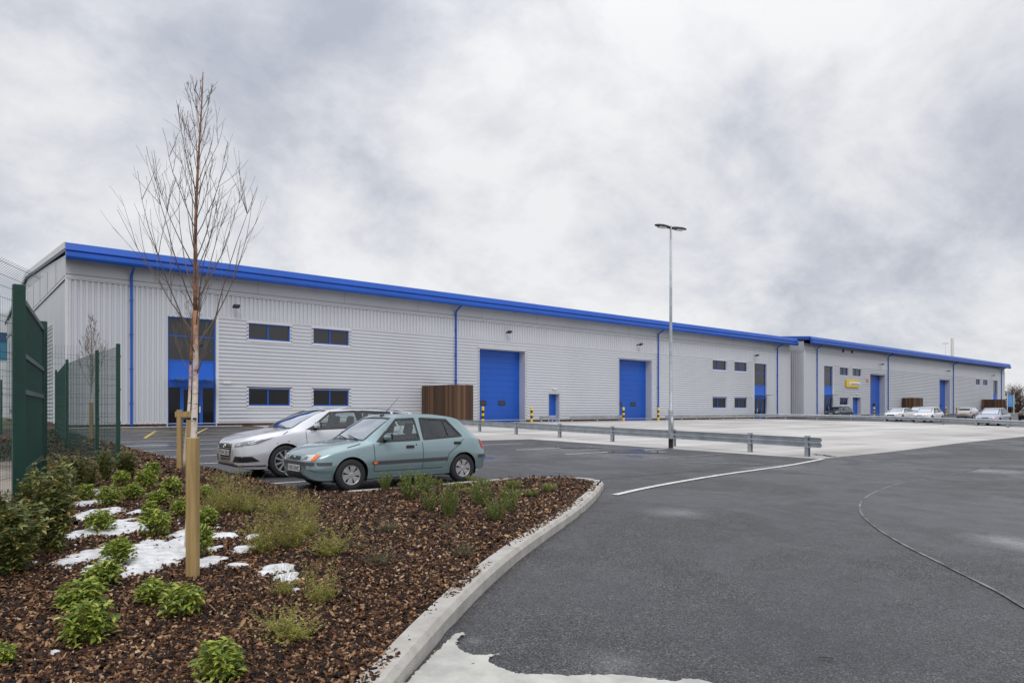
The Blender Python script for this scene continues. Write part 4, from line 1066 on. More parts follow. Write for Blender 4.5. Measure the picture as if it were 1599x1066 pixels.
    if detail:
        st = MB(); pts = [(.02*math.sin(0), .17*math.cos(t/16*6.283), .17*math.sin(t/16*6.283)) for t in range(17)]; st.tube(pts, .014, 6, False)
        rot = Matrix.Rotation(R(-25), 4, 'Y'); st.v = [tuple(rot @ Vector(v)) for v in st.v]
        st.build('steering_wheel', M['black'], C0, True, (S['screen'][1][0]-.08-mid, .36, bz+.06))
    # door handles, seams, mirrors
    for s, pj in ((-1, sideN), (1, sideF)):
        if detail:
            for hx, hz in S['handles']:
                h_ = MB(); c = hit(*pj(hx, hz), .012); h_.bbox(c.x-.085, c.x+.085, c.y-.018, c.y+.018, c.z-.026, c.z+.026, .012); h_.build('door_handle', M['black'] if kind == 'hatch' else paintm, C0)
            h_ = MB()
            for xx in S['seams']: strip_on(h_, [(xx, .34), (xx+.01, .6), (xx, T[7][4]+.0)], .009, pj, .0045)
            xr = S['xr']; strip_on(h_, [(xr-.62, .30), (xr-.44, .30)] if False else [(S['seams'][0], .33), (xr-.50, .33)], .009, pj, .0045)
            pts = [(xr-.42-.02*0, .42), (xr-.36, .60), (xr-.12, .76), (xr+.02, T[11][4]+.0)]
            strip_on(h_, pts, .009, pj, .0045)
            strip_on(h_, [(S['xf']-.05, T[3][4]+.085), (S['screen'][0][0]-.10, T[4][4]+.075)], .009, pj, .0045)
            strip_on(h_, [(S['xr']+S['R']+.03, S['r']+.20), (LEN-.02, S['r']+.22)], .009, pj, .0045)
            h_.build('door_seam', M['black'], C0)
            if S['strip'] and strip:
                h_ = MB(); a, b = S['strip']; patch(h_, [(S['xf']+.40, a), (S['xr']-.40, a+.015), (S['xr']-.40, b+.015), (S['xf']+.40, b)], pj, .010, 40, 2); h_.build('rub_strip', M['bumper'], C0, True)
                h_ = MB(); c = hit(*pj(S['xf']+.46, (a+b)/2+.002), .016); h_.bbox(c.x-.035, c.x+.035, c.y-.006, c.y+.006, c.z-.02, c.z+.02, .004); h_.build('side_indicator', M['amber'], C0)
        c = hit(*pj(S['win'][0][0][0]+.10, S['win'][0][0][1]+.05), .0)
        h_ = MB(); h_.bbox(-.06, .05, -.10, .10, -.06, .06, .045); h_.v = [(a*(1.0+.2*(b*s)), b, cc) for a, b, cc in h_.v]
        mo = h_.build('wing_mirror', paintm, C0, True, (c.x+.02, c.y+s*.15, c.z+.045)); 
        ar = MB(); ar.box(-.02, .05, *sorted((-s*.15, -s*.05)), -.07, -.03); ar.box(.051, .056, -.085, .085, -.05, .05); ar.build('mirror_arm', M['black'], mo)
    # front and rear fittings
    if kind == 'hatch':
        g = MB(); patch(g, [(-.24, .565), (.24, .565), (.22, .625), (-.22, .625)], front, .008, 10, 3); gr = g.build('grille', M['black'], C0, True)
        if detail:
            g = MB(); c = hit((0, 0, .595), (1, 0, 0), .012); g.lathe([(.001, -.010), (.018, -.008), (.022, .0)], (0, 0, 0), 'x', 16); g.v = [(a, b*2.1, cc) for a, b, cc in g.v]; bo = g.build('badge', M['chrome'], C0, True, tuple(c))
        for s in (-1, 1):
            g = MB(); patch(g, [(s*.30, .548), (s*.585, .555), (s*.60, .665), (s*.40, .655)], front, .008, 10, 8); hl = g.build('headlight', M['lamp'], C0, True)
            g = MB(); patch(g, [(s*.34, .57), (s*.48, .575), (s*.49, .63), (s*.40, .63)], front, .011, 6, 4); g.build('reflector', M['lampd'], hl, True)
            g = MB(); patch(g, [(s*.588, .555), (s*.655, .56), (s*.675, .655), (s*.603, .667)], front, .009, 6, 6); g.build('indicator', M['amber'], hl, True)
            if detail:
                pj = sideN if s < 0 else sideF
                g = MB(); patch(g, [(.12, .475), (S['xf']-.37, .475), (S['xf']-.36, .53), (.10, .53)], pj, .012, 12, 2)
                patch(g, [(s*.0, .475), (s*.66, .475), (s*.66, .53), (s*.0, .53)], front, .012, 16, 2); g.build('bumper_strip', M['bumper'], C0, True)
                g = MB(); patch(g, [(S['xr']+.38, .49), (LEN-.03, .49), (LEN-.03, .55), (S['xr']+.37, .55)], pj, .012, 8, 2); g.build('bumper_strip', M['bumper'], C0, True)
        g = MB()
        for k in range(1): patch(g, [(-.34+.02*k, .30+.055*k), (.34-.02*k, .30+.055*k), (.34-.02*k, .335+.055*k), (-.34+.02*k, .335+.055*k)], front, .008, 10, 1)
        patch(g, [(-.44, .22), (.44, .22), (.40, .30), (-.40, .30)], front, .008, 10, 2)
        g.build('lower_grille', M['black'], C0, True)
        pz = (.365, .46)
    else:
        g = MB(); patch(g, [(-.27, .36), (.27, .36), (.40, .70), (-.40, .70)], front, .008, 12, 8); gr = g.build('grille', M['black'], C0, True)
        if detail:
            g = MB()
            for k in range(6):
                z = .40+.05*k; hw = .28+.018*k; patch(g, [(-hw, z), (hw, z), (hw, z+.012), (-hw, z+.012)], front, .016, 12, 1)
            g.build('grille_bar', M['galv'], gr, True)
            g = MB(); strip_on(g, [(-.27, .36), (.27, .36), (.40, .70), (-.40, .70)], .018, front, .012, True); g.build('grille_surround', M['chrome'], gr, True)
            g = MB(); c = hit((0, 0, .645), (1, 0, 0), .02)
            pts = [(0, .075*math.cos(t/20*6.283), .042*math.sin(t/20*6.283)) for t in range(21)]; g.tube(pts, .008, 5, False); g.tube([(0, -.03, .03), (0, -.018, -.03)], .006, 5); g.tube([(0, .018, .03), (0, .03, -.03)], .006, 5); g.tube([(0, -.024, 0), (0, .024, 0)], .006, 5)
            g.build('badge', M['chrome'], C0, True, tuple(c))
        for s in (-1, 1):
            g = MB(); patch(g, [(s*.52, .635), (s*.74, .655), (s*.86, .80), (s*.56, .70)], front, .008, 12, 6); hl = g.build('headlight', M['lampd'], C0, True)
            pj = sideN if s < 0 else sideF
            g = MB(); patch(g, [(.14, .665), (.38, .70), (.72, .835), (.24, .735)], pj, .008, 12, 5); g.build('headlight_wing', M['lampd'], hl, True)
            g = MB(); patch(g, [(s*.58, .66), (s*.68, .67), (s*.70, .70), (s*.60, .69)], front, .012, 4, 3); patch(g, [(.22, .69), (.32, .71), (.36, .735), (.26, .72)], pj, .011, 4, 3); g.build('reflector', M['lamp'], hl, True)
            if detail:
                g = MB(); patch(g, [(s*.46, .33), (s*.80, .33), (s*.74, .45), (s*.56, .45)], front, .008, 8, 4); patch(g, [(.10, .33), (.42, .35), (.26, .45), (.10, .45)], pj, .008, 8, 4); g.build('fog_lamp_recess', M['black'], C0, True)
                g = MB(); patch(g, [(.06, .24), (S['xf']-.40, .24), (S['xf']-.40, .27), (.06, .27)], pj, .01, 8, 2); patch(g, [(0, .24), (s*.7, .24), (s*.7, .27), (0, .27)], front, .01, 8, 2); g.build('splitter', M['bumper'], C0, True)
        pz = (.46, .57)
    for s in (-1, 1):
        pj = sideN if s < 0 else sideF; L_ = LEN
        g = MB()
        if kind == 'hatch':
            patch(g, [(L_-.175, .68), (L_-.065, .66), (L_-.15, .86), (L_-.225, .87)], pj, .008, 5, 6)
            patch(g, [(s*.60, .67), (s*.74, .67), (s*.68, .86), (s*.60, .86)], rear, .008, 5, 6)
        else:
            patch(g, [(L_-.40, .86), (L_-.07, .80), (L_-.12, .96), (L_-.26, .97)], pj, .008, 5, 6); patch(g, [(s*.46, .80), (s*.80, .80), (s*.76, .95), (s*.46, .93)], rear, .008, 5, 6)
        g.build('tail_light', M['red'], C0, True)
    for rr_, pj, mt in ((0, front, 'plate'), (1, rear, 'platey')):
        g = MB(); z0, z1 = pz if not rr_ else (.58, .68); wd = .26
        c = hit((0, 0, (z0+z1)/2), (1, 0, 0) if not rr_ else (-1, 0, 0), .022)
        g.bbox(-.008, .008, -wd, wd, -.056, .056, .004); po = g.build('number_plate', M[mt], C0, False, tuple(c))
        if plate and not rr_:
            cu = bpy.data.curves.new('plate_text', 'FONT'); cu.body = plate; cu.size = .115; cu.align_x = 'CENTER'; cu.align_y = 'CENTER'; cu.extrude = .001; cu.space_character = 1.05
            to = bpy.data.objects.new('tmp', cu); COL.objects.link(to); bpy.context.view_layer.update()
            tm = bpy.data.meshes.new_from_object(to.evaluated_get(bpy.context.evaluated_depsgraph_get())); bpy.data.objects.remove(to)
            mm = Matrix(((0, 0, -1, -.0095), (-1, 0, 0, 0), (0, 1, 0, 0), (0, 0, 0, 1))); tm.transform(mm); tm.materials.clear(); tm.materials.append(M['black'])
            tx = bpy.data.objects.new('plate_lettering', tm); COL.objects.link(tx); tx.parent = po
    if kind == 'hatch' and detail:
        a_ = MB(); c = hit((S['screen'][1][0]+.10-mid, 0, 0), (0, 0, -1), 0); a_.tube([(c.x, 0, c.z-.01), (c.x+.16, 0, c.z+.14), (c.x+.40, 0, c.z+.38)], [.012, .006, .003], 6); a_.bbox(c.x-.03, c.x+.05, -.02, .02, c.z, c.z+.03, .008); a_.build('aerial', M['black'], C0)
        a_ = MB(); c = hit(*sideN(2.06, .79), .004); a_.lathe([(.001, c.y-.004), (.014, c.y-.004), (.014, c.y)], (c.x, 0, c.z), 'y', 12); a_.build('door_lock', M['black'], C0)
    if kind == 'estate':
        for s in (-1, 1):
            g = MB(); pts = [hit(*top(x, s*.585), .028 if .1 < k < 8 else .0) for k, x in enumerate(np.linspace(2.3, 4.1, 10))]; g.tube(pts, .013, 6); g.build('roof_rail', M['galv'], C0)
    return C0
sc1 = .995
car('hatch', (.136-.72*sc1+3.83*sc1/2, -34.02+.80*sc1, gz(0, -33.3)+.006), 0, M['p_teal'], 'pale green metallic five door hatchback parked nearest the bark bed', True, sc1, 'T185 KNC', zs=.995)
car('estate', (.10-.95+2.385, -31.10+.89, gz(0, -30.2)+.006), 0, M['p_silver'], 'silver estate car parked behind the pale green hatchback', True, 1.0, 'YH64 ZKJ')
def far_car(kind, u, t, heading, pm, label, scale=1.0):
    x, y = along(u, t)
    return car(kind, (x, y, gz(x, y)+.01), heading, pm, label, False, scale, step=.06)
far_car('estate', 1311, 90.5, 0, M['p_dark'], 'dark grey car parked against the far warehouse under the yellow sign')
far_car('estate', 1405, 75.5, 0, M['p_white'], 'left of the two white cars parked behind the long guard rail', .97)
far_car('hatch', 1434, 92, 0, M['p_black'], 'black car glimpsed between and behind the two white cars', 1.08)
far_car('hatch', 1449, 71.5, 0, M['p_white'], 'right of the two white cars, nearer the guard rail', 1.12)
far_car('hatch', 1514, 84, math.pi, M['p_grey'], 'warm silver hatchback seen from behind, showing red tail lights', 1.08)
far_car('hatch', 1551, 61.5, 0, M['p_lilac'], 'pale blue grey car parked close behind the guard rail near the right edge', 1.12)
far_car('hatch', 1612, 78, math.pi, M['p_black'], 'black car cut off by the right edge of the photo', 1.1)

# ------------------------------------------------------------------ fence and gate
def mesh_panel(mb, a, b, z0, h, crank=0, r=.0019):
    a, b = Vector(a), Vector(b); L = (b-a).length; d = (b-a)/L; nn = Vector((-d.y, d.x)); n = int(L/.05)
    def bar(p, q_, r):
        p, q_ = Vector(p), Vector(q_); dd = (q_-p).normalized(); e = dd.cross(Vector((0, 0, 1)));
        if e.length < .1: e = Vector((d.x, d.y, 0))
        e.normalize(); g = e.cross(dd); k = len(mb.v)
        for c in (p, q_): mb.v += [tuple(c+e*r), tuple(c+g*r), tuple(c-e*r), tuple(c-g*r)]
        for i in range(4): mb.f.append((k+i, k+(i+1) % 4, k+4+(i+1) % 4, k+4+i))
    for k in range(n+1):
        p = a+d*(k*L/n)
        bar((p.x, p.y, z0), (p.x, p.y, z0+h), r)
        if crank: bar((p.x, p.y, z0+h), (p.x+nn.x*crank, p.y+nn.y*crank, z0+h+crank*.9), r)
    z = z0+.05
    while z < z0+h+.01:
        for dz, off in ((0, .006), ):
            bar((a.x+nn.x*off, a.y+nn.y*off, z), (b.x+nn.x*off, b.y+nn.y*off, z), r*1.25)
        z += .2
    for k, zz_ in enumerate((.38, .78, 1.18, 1.58, 1.98, 2.38)):
        if zz_ < h: bar((a.x+nn.x*.03, a.y+nn.y*.03, z0+zz_), (b.x+nn.x*.03, b.y+nn.y*.03, z0+zz_), r*1.3)
    if crank:
        for c in (.08, .17, .27): bar((a.x+nn.x*c, a.y+nn.y*c, z0+h+c*.9), (b.x+nn.x*c, b.y+nn.y*c, z0+h+c*.9), r*1.25)
def fence(pts, ztop, label, crank=0, post=.075, skip_first=False):
    B = empty('mesh_fence', (0, 0, 0), label=label, cat='fence', group='green mesh fencing')
    for i, p in enumerate(pts):
        if i == 0 and skip_first: continue
        mb = MB(); mb.bbox(p[0]-post/2, p[0]+post/2, p[1]-post/2, p[1]+post/2, gz(*p)-.1, ztop(p), .006)
        for z in (.4, 1.1, 1.8, 2.5):
            mb.box(p[0]+post/2, p[0]+post/2+.012, p[1]-.02, p[1]+.02, gz(*p)+z, gz(*p)+z+.04)
        mb.build('post', M['green'], B)
    for a, b in zip(pts[:-1], pts[1:]):
        mb = MB(); z0 = gz(*a)+.06; mesh_panel(mb, a, b, z0, ztop(a)-z0-.05, crank); mb.build('mesh_panel', M['green'], B)
    return B
zt = lambda p: 2.40+.0136*(p[1]+28.66)
fence([(-2.57, -28.66), (-2.56, -26.1), (-2.54, -21.0), (-1.8, -12.0), (-1.0, -5.3)], zt, 'dark green mesh fence running away from the bed towards the warehouse corner')
fence([(-2.57, -28.66), (-5.2, -28.7)], lambda p: 2.36, 'short green mesh fence panel between the corner post and the gate', skip_first=True)
fence([(-4.87, -35.62), (-5.95, -37.9), (-7.0, -40.2)], lambda p: 2.30, 'cranked top green mesh fence on the left edge beside the gate', .30, skip_first=True)
fence([(-8.6, -14), (-6.0, -11.4), (-3.4, -8.8)], lambda p: 2.3, 'farther green mesh fence seen through the fence at the left edge')
gp1, gp2 = (-4.81, -35.52), (-4.19, -31.60)
B = empty('gate', (gp1[0], gp1[1], 0), label='tall dark green steel gate with mesh infill at the left of the bed', cat='gate')
B.location = (0, 0, 0)
for p, s, zt_ in ((gp1, .125, 2.43), (gp2, .115, 2.45)):
    mb = MB(); mb.bbox(p[0]-s/2, p[0]+s/2, p[1]-s/2, p[1]+s/2, gz(*p)-.2, zt_, .008); mb.build('gate_post', M['green'], B)
d = (Vector(gp2)-Vector(gp1)); L = d.length; d.normalize(); a = Vector(gp1)+d*.12; b = Vector(gp2)-d*.12; nn = Vector((-d.y, d.x))
def obox(mb, p, q_, w_, z0, z1):
    mb.prism([tuple(p+nn*w_/2), tuple(p-nn*w_/2), tuple(q_-nn*w_/2), tuple(q_+nn*w_/2)], z0, z1)
mb = MB(); zb0 = gz(*gp1)+.12
for z in (zb0, .20, 1.18, 1.62, 2.28): obox(mb, a+d*.06, b-d*.06, .05, z, z+.06)
for p in (a, b-d*.06): obox(mb, p, p+d*.06, .06, zb0, 2.34)
mb.build('gate_frame', M['green'], B)
mb = MB(); mesh_panel(mb, a+d*.06, b-d*.06, zb0+.06, 2.2-zb0, 0, .0042); mb.build('mesh_infill', M['green'], B)
mb = MB()
for z in (.0, 1.6): mb.tube([(gp1[0]+.02, gp1[1]+.04, z), (gp1[0]+.03, gp1[1]+.14, z)], .022, 6)
mb.build('hinge', M['galv'], B)
mb = MB(); mb.box(gp1[0]-.09, gp1[0]-.063, gp1[1]-.02, gp1[1]+.02, .95, 1.0); mb.build('bracket', M['galv'], B)

# ------------------------------------------------------------------ trees
def wander(p, d, L, n, q, up=.5, jit=.12):
    pts = [Vector(p)]; d = Vector(d).normalized()
    for k in range(n):
        d = (d+Vector((q.uniform(-jit, jit), q.uniform(-jit, jit), q.uniform(-jit, jit)+up/n))).normalized(); pts.append(pts[-1]+d*L/n)
    return pts
def birch(base, H, seed, label, rt=.038, nb=30, spread=1.0, lean=(0, 0), zlow=.36, two=True, rmin=.0028):
    q = random.Random(seed); B = empty('birch_tree', base, label=label, cat='tree', group='young birch trees')
    tp = []; n = 22
    for k in range(n+1):
        f = k/n; tp.append(Vector((lean[0]*f+.018*math.sin(f*9+seed), lean[1]*f+.018*math.cos(f*7+seed*2), H*f)))
    rs = [rt*(1-.88*(k/n)**.85)*(1.0+.05*math.sin(k*2.3)) for k in range(n+1)]
    cut = 11
    mb = MB(); mb.tube(tp[:cut+1], rs[:cut+1], 10); mb.build('trunk', M['bark_w'], B, True)
    mb = MB(); mb.tube(tp[cut:], rs[cut:], 8); mb.build('upper_trunk', M['bark_o'], B, True)
    def at(f):
        k = min(n-1, int(f*n)); return tp[k].lerp(tp[k+1], f*n-k)
    mb = MB(); ang = q.uniform(0, 6)
    for k in range(nb):
        f = zlow+(.95-zlow)*(k/(nb-1))**.9; ang += 2.4+q.uniform(-.4, .4)
        L = min(H*(.56*(1-f)+.035)*q.uniform(.6, 1.1)*spread, (.97-f)*H*.98+.05)
        el = q.uniform(1.2, 2.4)
        d = Vector((math.cos(ang), math.sin(ang), el)); m = 7
        pts = wander(at(f), d, L, m, q, .75, .10); r0 = rt*(.20*(1-f)+.07)
        mb.tube(pts, [max(rmin, r0*(1-.85*i/m)) for i in range(m+1)], 5, False)
        for j in range(q.randint(3, 6)):
            i = q.randint(2, m-1); dd = (pts[i+1]-pts[i]).normalized()+Vector((q.uniform(-.75, .75), q.uniform(-.75, .75), q.uniform(-.1, .5)))
            l2 = L*q.uniform(.22, .55)*(1.1-i/m*.6); p2 = wander(pts[i], dd, l2, 5, q, .45, .13)
            mb.tube(p2, [max(rmin*.8, r0*.42*(1-.8*a/5)) for a in range(6)], 4, False)
            for jj in range(q.randint(1, 3)):
                ii = q.randint(1, 4); p3 = wander(p2[ii], (p2[ii+1]-p2[ii]).normalized()+Vector((q.uniform(-.8, .8), q.uniform(-.8, .8), q.uniform(-.2, .4))), l2*.45, 3, q, .3, .15)
                mb.tube(p3, rmin*.7, 3, False)
    mb.build('crown', M['twig'], B)
    return B
def stakes(loc, spec, label, rz=0, bar=None, h=1.36):
    B = empty('tree_stake', loc, rz, label=label, cat='tree stake', group='tree stakes')
    for x, y, s, hh in spec:
        mb = MB(); mb.bbox(x-s/2, x+s/2, y-s/2, y+s/2, -.2, hh, .004); mb.build('stake_post', M['stake'], B)
    if bar:
        x0, x1, y, z0, z1 = bar; mb = MB(); mb.box(x0, x1, y-.045, y-.012, z0, z1); mb.build('crossbar', M['stake'], B)
    return B
yawc = -math.atan2(.6397, .7686)
sx, sy, st_ = G(301.5, 899, .11)
s1 = stakes((sx, sy, bh(sx, sy)), [(0, 0, .085, .98-bh(sx, sy)-(683-641)*st_/FPX)], 'thick square softwood stake in front of the tall birch', yawc)
tx, ty = along(297.5, 6.95)
q0 = bh(tx, ty)
mb = MB(); c_ = Vector((tx, ty, .90)); dv = Vector((sx-tx, sy-ty, 0)).normalized(); sv = Vector((-dv.y, dv.x, 0))
mb.tube([c_+dv*.10+sv*.03, c_+sv*.055, c_-dv*.05, c_-sv*.055, c_+dv*.10-sv*.03], .012, 6)
tie = mb.build('tree_tie', M['black'], s1); tie.matrix_parent_inverse = (Matrix.Translation(s1.location) @ Matrix.Rotation(yawc, 4, 'Z')).inverted()
birch((tx, ty, q0), .98+(641-112)*6.95/FPX-q0, 11, 'tall bare young birch behind the thick stake in the foreground', .042, 36, 1.0, (.085, -.06), .36, rmin=.0018)
ax, ay, at_ = G(281, 731, .11)
stakes((ax, ay, bh(ax, ay)), [(0, 0, .095, 1.30), (.19, .03, .085, 1.27)], 'pair of softwood stakes with a crossbar holding the second birch', yawc, (-.08, .26, -.005, 1.14, 1.26))
ax, ay = along(289, at_+.12)
birch((ax, ay, bh(ax, ay)), 4.6, 5, 'slimmer bare birch held between the paired stakes', .046, 20, .8, (.22, -.10), .42, rmin=.0035)
ax, ay = along(143, 26.5)
stakes((ax, ay, gz(ax, ay)), [(0, 0, .10, 1.5), (.16, .1, .09, 1.4)], 'softwood stakes under the small birch beyond the green fence', yawc)
ax, ay = along(143.5, 26.8)
birch((ax, ay, gz(ax, ay)), 5.0, 9, 'small bare birch beyond the green fence by the warehouse corner', .045, 30, .95, (.0, 0), .36, rmin=.005)

# ------------------------------------------------------------------ plants
def leaf(V, F, p, d, L, W, q, fold=.25):
    d = d.normalized(); s = d.cross(Vector((q.uniform(-.4, .4), q.uniform(-.4, .4), 1)))
    if s.length < 1e-3: s = Vector((1, 0, 0))
    s.normalize(); nn = s.cross(d); n = len(V)
    m = p+d*L*.5-nn*W*fold; e = p+d*L-nn*W*fold*2.2
    V += [tuple(p), tuple(m+s*W*.5+nn*W*fold), tuple(e), tuple(m-s*W*.5+nn*W*fold), tuple(m)]
    F += [(n, n+1, n+4), (n+1, n+2, n+4), (n+2, n+3, n+4), (n+3, n, n+4)]
def finish(name, parts, label=None, cat='shrub', group=None, loc=(0, 0, 0)):
    B = empty(name, loc, label=label, cat=cat, group=group)
    for nm, V, F, m in parts:
        me = bpy.data.meshes.new(nm); me.from_pydata(V, [], F); me.materials.append(m); me.update()
        o = bpy.data.objects.new(nm, me); COL.objects.link(o); o.parent = B
    return B
def laurel(seed):              # low mound of glossy whorled leaves, about .40 across, .30 high
    q = random.Random(seed); V = []; F = []; st = MB()
    for k in range(64):
        a = q.uniform(0, 6.283); r = .17*math.sqrt(q.random()); h = (.30-.9*r*r/.17*.5)*q.uniform(.55, 1.0)
        tip = Vector((r*math.cos(a), r*math.sin(a), max(.07, h))); st.tube([Vector((tip.x*.25, tip.y*.25, -.02)), tip*.6+Vector((0, 0, .01)), tip], .0028, 4, False)
        for j in range(q.randint(7, 10)):
            b = j*2.4+q.uniform(-.3, .3); d = Vector((math.cos(b), math.sin(b), q.uniform(-.35, .65)))+Vector((tip.x, tip.y, 0))*2.0
            leaf(V, F, tip-Vector((0, 0, .01*j*q.random()*2.2)), d, q.uniform(.048, .088), q.uniform(.024, .040), q)
    return [('stem', st.v, st.f, M['stem']), ('foliage', V, F, M['laurel'])]
def tallshrub(seed, m):        # upright shrub 1 m high, .6 wide
    q = random.Random(seed); V = []; F = []; st = MB()
    for k in range(50):
        a = q.uniform(0, 6.283); r = q.uniform(.03, .34); H = q.uniform(.55, 1.0)*(1-.4*r)
        pts = wander((.02*math.cos(a), .02*math.sin(a), -.03), (r*math.cos(a), r*math.sin(a), H*1.2), H, 6, q, .3, .12); st.tube(pts, [.0035*(1-.12*i) for i in range(7)], 4, False)
        for j in range(62):
            f = q.uniform(.08, 1)**.8*5.99; i = int(f); p = pts[i].lerp(pts[i+1], f-i); b = q.uniform(0, 6.283)
            leaf(V, F, p, Vector((math.cos(b), math.sin(b), q.uniform(-.3, .9))), q.uniform(.055, .095), q.uniform(.026, .042), q)
    return [('stem', st.v, st.f, M['stem']), ('foliage', V, F, m)]
def wispy(seed, m, dens=1.0):  # loose feathery tuft 1 unit high, .8 wide
    q = random.Random(seed); V = []; F = []; st = MB()
    for k in range(int(120*dens)):
        a = q.uniform(0, 6.283); r = .36*q.random()**.7; H = q.uniform(.35, 1.0) if q.random() < .5 else q.uniform(.2, .5)
        pts = wander((.10*q.uniform(-1, 1), .10*q.uniform(-1, 1), -.03), (r*math.cos(a)*1.5, r*math.sin(a)*1.5, H), H, 6, q, .1, .2); st.tube(pts, .0020, 3, False)
        for j in range(34):
            f = q.uniform(.15, 1)*5.99; i = int(f); p = pts[i].lerp(pts[i+1], f-i)+Vector((q.uniform(-1, 1), q.uniform(-1, 1), q.uniform(-1, 1)))*.018; b = q.uniform(0, 6.283)
            leaf(V, F, p, Vector((math.cos(b), math.sin(b), q.uniform(-.3, 1))), q.uniform(.018, .042), q.uniform(.008, .015), q, .1)
    return [('stem', st.v, st.f, M['stem']), ('foliage', V, F, m)]
def upright(seed, m):          # dense upright small-leaved tuft, 1 unit high, .8 wide
    q = random.Random(seed); V = []; F = []; st = MB()
    for k in range(44):
        a = q.uniform(0, 6.283); r = .30*math.sqrt(q.random()); H = q.uniform(.55, 1.0)*(1-.5*r)
        pts = wander((r*.4*math.cos(a), r*.4*math.sin(a), -.03), (r*math.cos(a)*1.1, r*math.sin(a)*1.1, H), H, 5, q, .2, .08); st.tube(pts, .004, 3, False)
        for j in range(52):
            f = q.uniform(.05, 1)*4.99; i = int(f); p = pts[i].lerp(pts[i+1], f-i); b = q.uniform(0, 6.283)
            leaf(V, F, p, Vector((math.cos(b), math.sin(b), q.uniform(.4, 2))), q.uniform(.05, .09), q.uniform(.014, .022), q, .1)
    return [('stem', st.v, st.f, M['stem']), ('foliage', V, F, m)]
PR = {}
def place(key, maker, u, v, hpx, wpx, label, name, cat, group, nomw, nomh, seed):
    variants = PR.setdefault(key, [])
    x, y, t = G(u, v, .11); sw = wpx*t/FPX/nomw; sh = hpx*t/FPX/nomh
    if len(variants) < 4:
        o = finish(name, maker(seed*7+len(variants)), label, cat, group); variants.append(o)
    else:
        o = copy_tree(variants[seed % 4]); o['label'] = label
    o.location = (x, y, bh(x, y)-.01); o.scale = (sw, sw, sh); o.rotation_euler = (0, 0, rnd.uniform(0, 6.28))
    return o
LA = [(141, 1000, 88, 92, 'large bright green leafy shrub alone in the bark at lower left'),
 (127, 948, 62, 78, 'bright green leafy shrub just above the lower left one, against its neighbour'),
 (163, 912, 52, 62, 'leafy green shrub in the chain of shrubs left of the snow, middle one'),
 (185, 884, 58, 58, 'leafy green shrub on the left edge of the large snow patch'),
 (158, 832, 48, 48, 'leafy green shrub between the small upper snow patches at left'),
 (170, 792, 42, 42, 'small leafy green shrub just above the upper snow patches'),
 (242, 838, 58, 54, 'leafy green shrub at the top edge of the large snow patch'),
 (238, 942, 56, 56, 'leafy green shrub below the large snow patch, left of its twin by the stake'),
 (284, 962, 72, 70, 'leafy green shrub at the foot of the thick stake'),
 (346, 1066, 86, 88, 'leafy green shrub at the bottom edge of the photo right of the stake'),
 (190, 762, 36, 30, 'small leafy shrub in the back row below the fence corner, leftmost'),
 (207, 782, 38, 38, 'small leafy shrub in the second row below the fence corner'),
 (230, 765, 42, 38, 'small leafy shrub in the back row left of the paired stakes'),
 (238, 744, 32, 30, 'farthest small leafy shrub, left of the paired stakes'),
 (268, 776, 42, 36, 'small leafy shrub left of the thick stake, level with the silver car wheels'),
 (247, 792, 34, 36, 'small leafy shrub in the middle of the left rows'),
 (283, 812, 42, 34, 'dark leafy shrub tucked just left of the thick stake'),
 (234, 806, 30, 30, 'small leafy shrub just above the one at the top of the snow'),
 (318, 868, 66, 38, 'leafy shrub showing on the right of the thick stake, lower'),
 (322, 824, 38, 40, 'leafy shrub showing on the right of the thick stake, upper'),
 (0, 1040, 50, 50, 'leafy shrub cut off by the left edge near the bottom corner'),
 (132, 780, 34, 36, 'small leafy shrub beside the tall olive shrubs at left'),
 (322, 782, 30, 32, 'leafy green shrub to the right of the stake near the car park edge')]
for i, (u, v, h, w_, lb) in enumerate(LA): place('laurel', laurel, u, v, h*.84, w_*1.04, lb, 'leafy_shrub', 'shrub', 'bright green leafy shrubs', .46, .31, i)
TS = [(6, 836, 74, 70, 'olive shrub against the fence at the far left edge', 0), (44, 872, 100, 84, 'olive shrub between the large left edge one and the tallest one', 0), (138, 762, 52, 44, 'dark olive shrub just left of the fence corner post', 1), (20, 900, 128, 130, 'large olive shrub with reddish leaf tips at the left edge under the gate', 0), (84, 866, 165, 104, 'tallest olive shrub with orange tipped leaves, right of the gate', 0), (54, 830, 100, 80, 'olive shrub at the foot of the gate leaf', 0),
 (118, 772, 72, 62, 'dark olive shrub between the gate and the fence corner', 0), (165, 750, 56, 40, 'dark narrow shrub behind the fence corner post', 1), (198, 744, 48, 52, 'dark rounded shrub right of the fence corner post', 1), (100, 790, 70, 50, 'olive shrub behind the tallest one by the gate', 0)]
for i, (u, v, h, w_, lb, k) in enumerate(TS): place('tall', lambda s: tallshrub(s, M['photinia']), u, v, h, w_, lb, 'tall_shrub', 'shrub', 'olive shrubs by the gate', .78, .95, i)
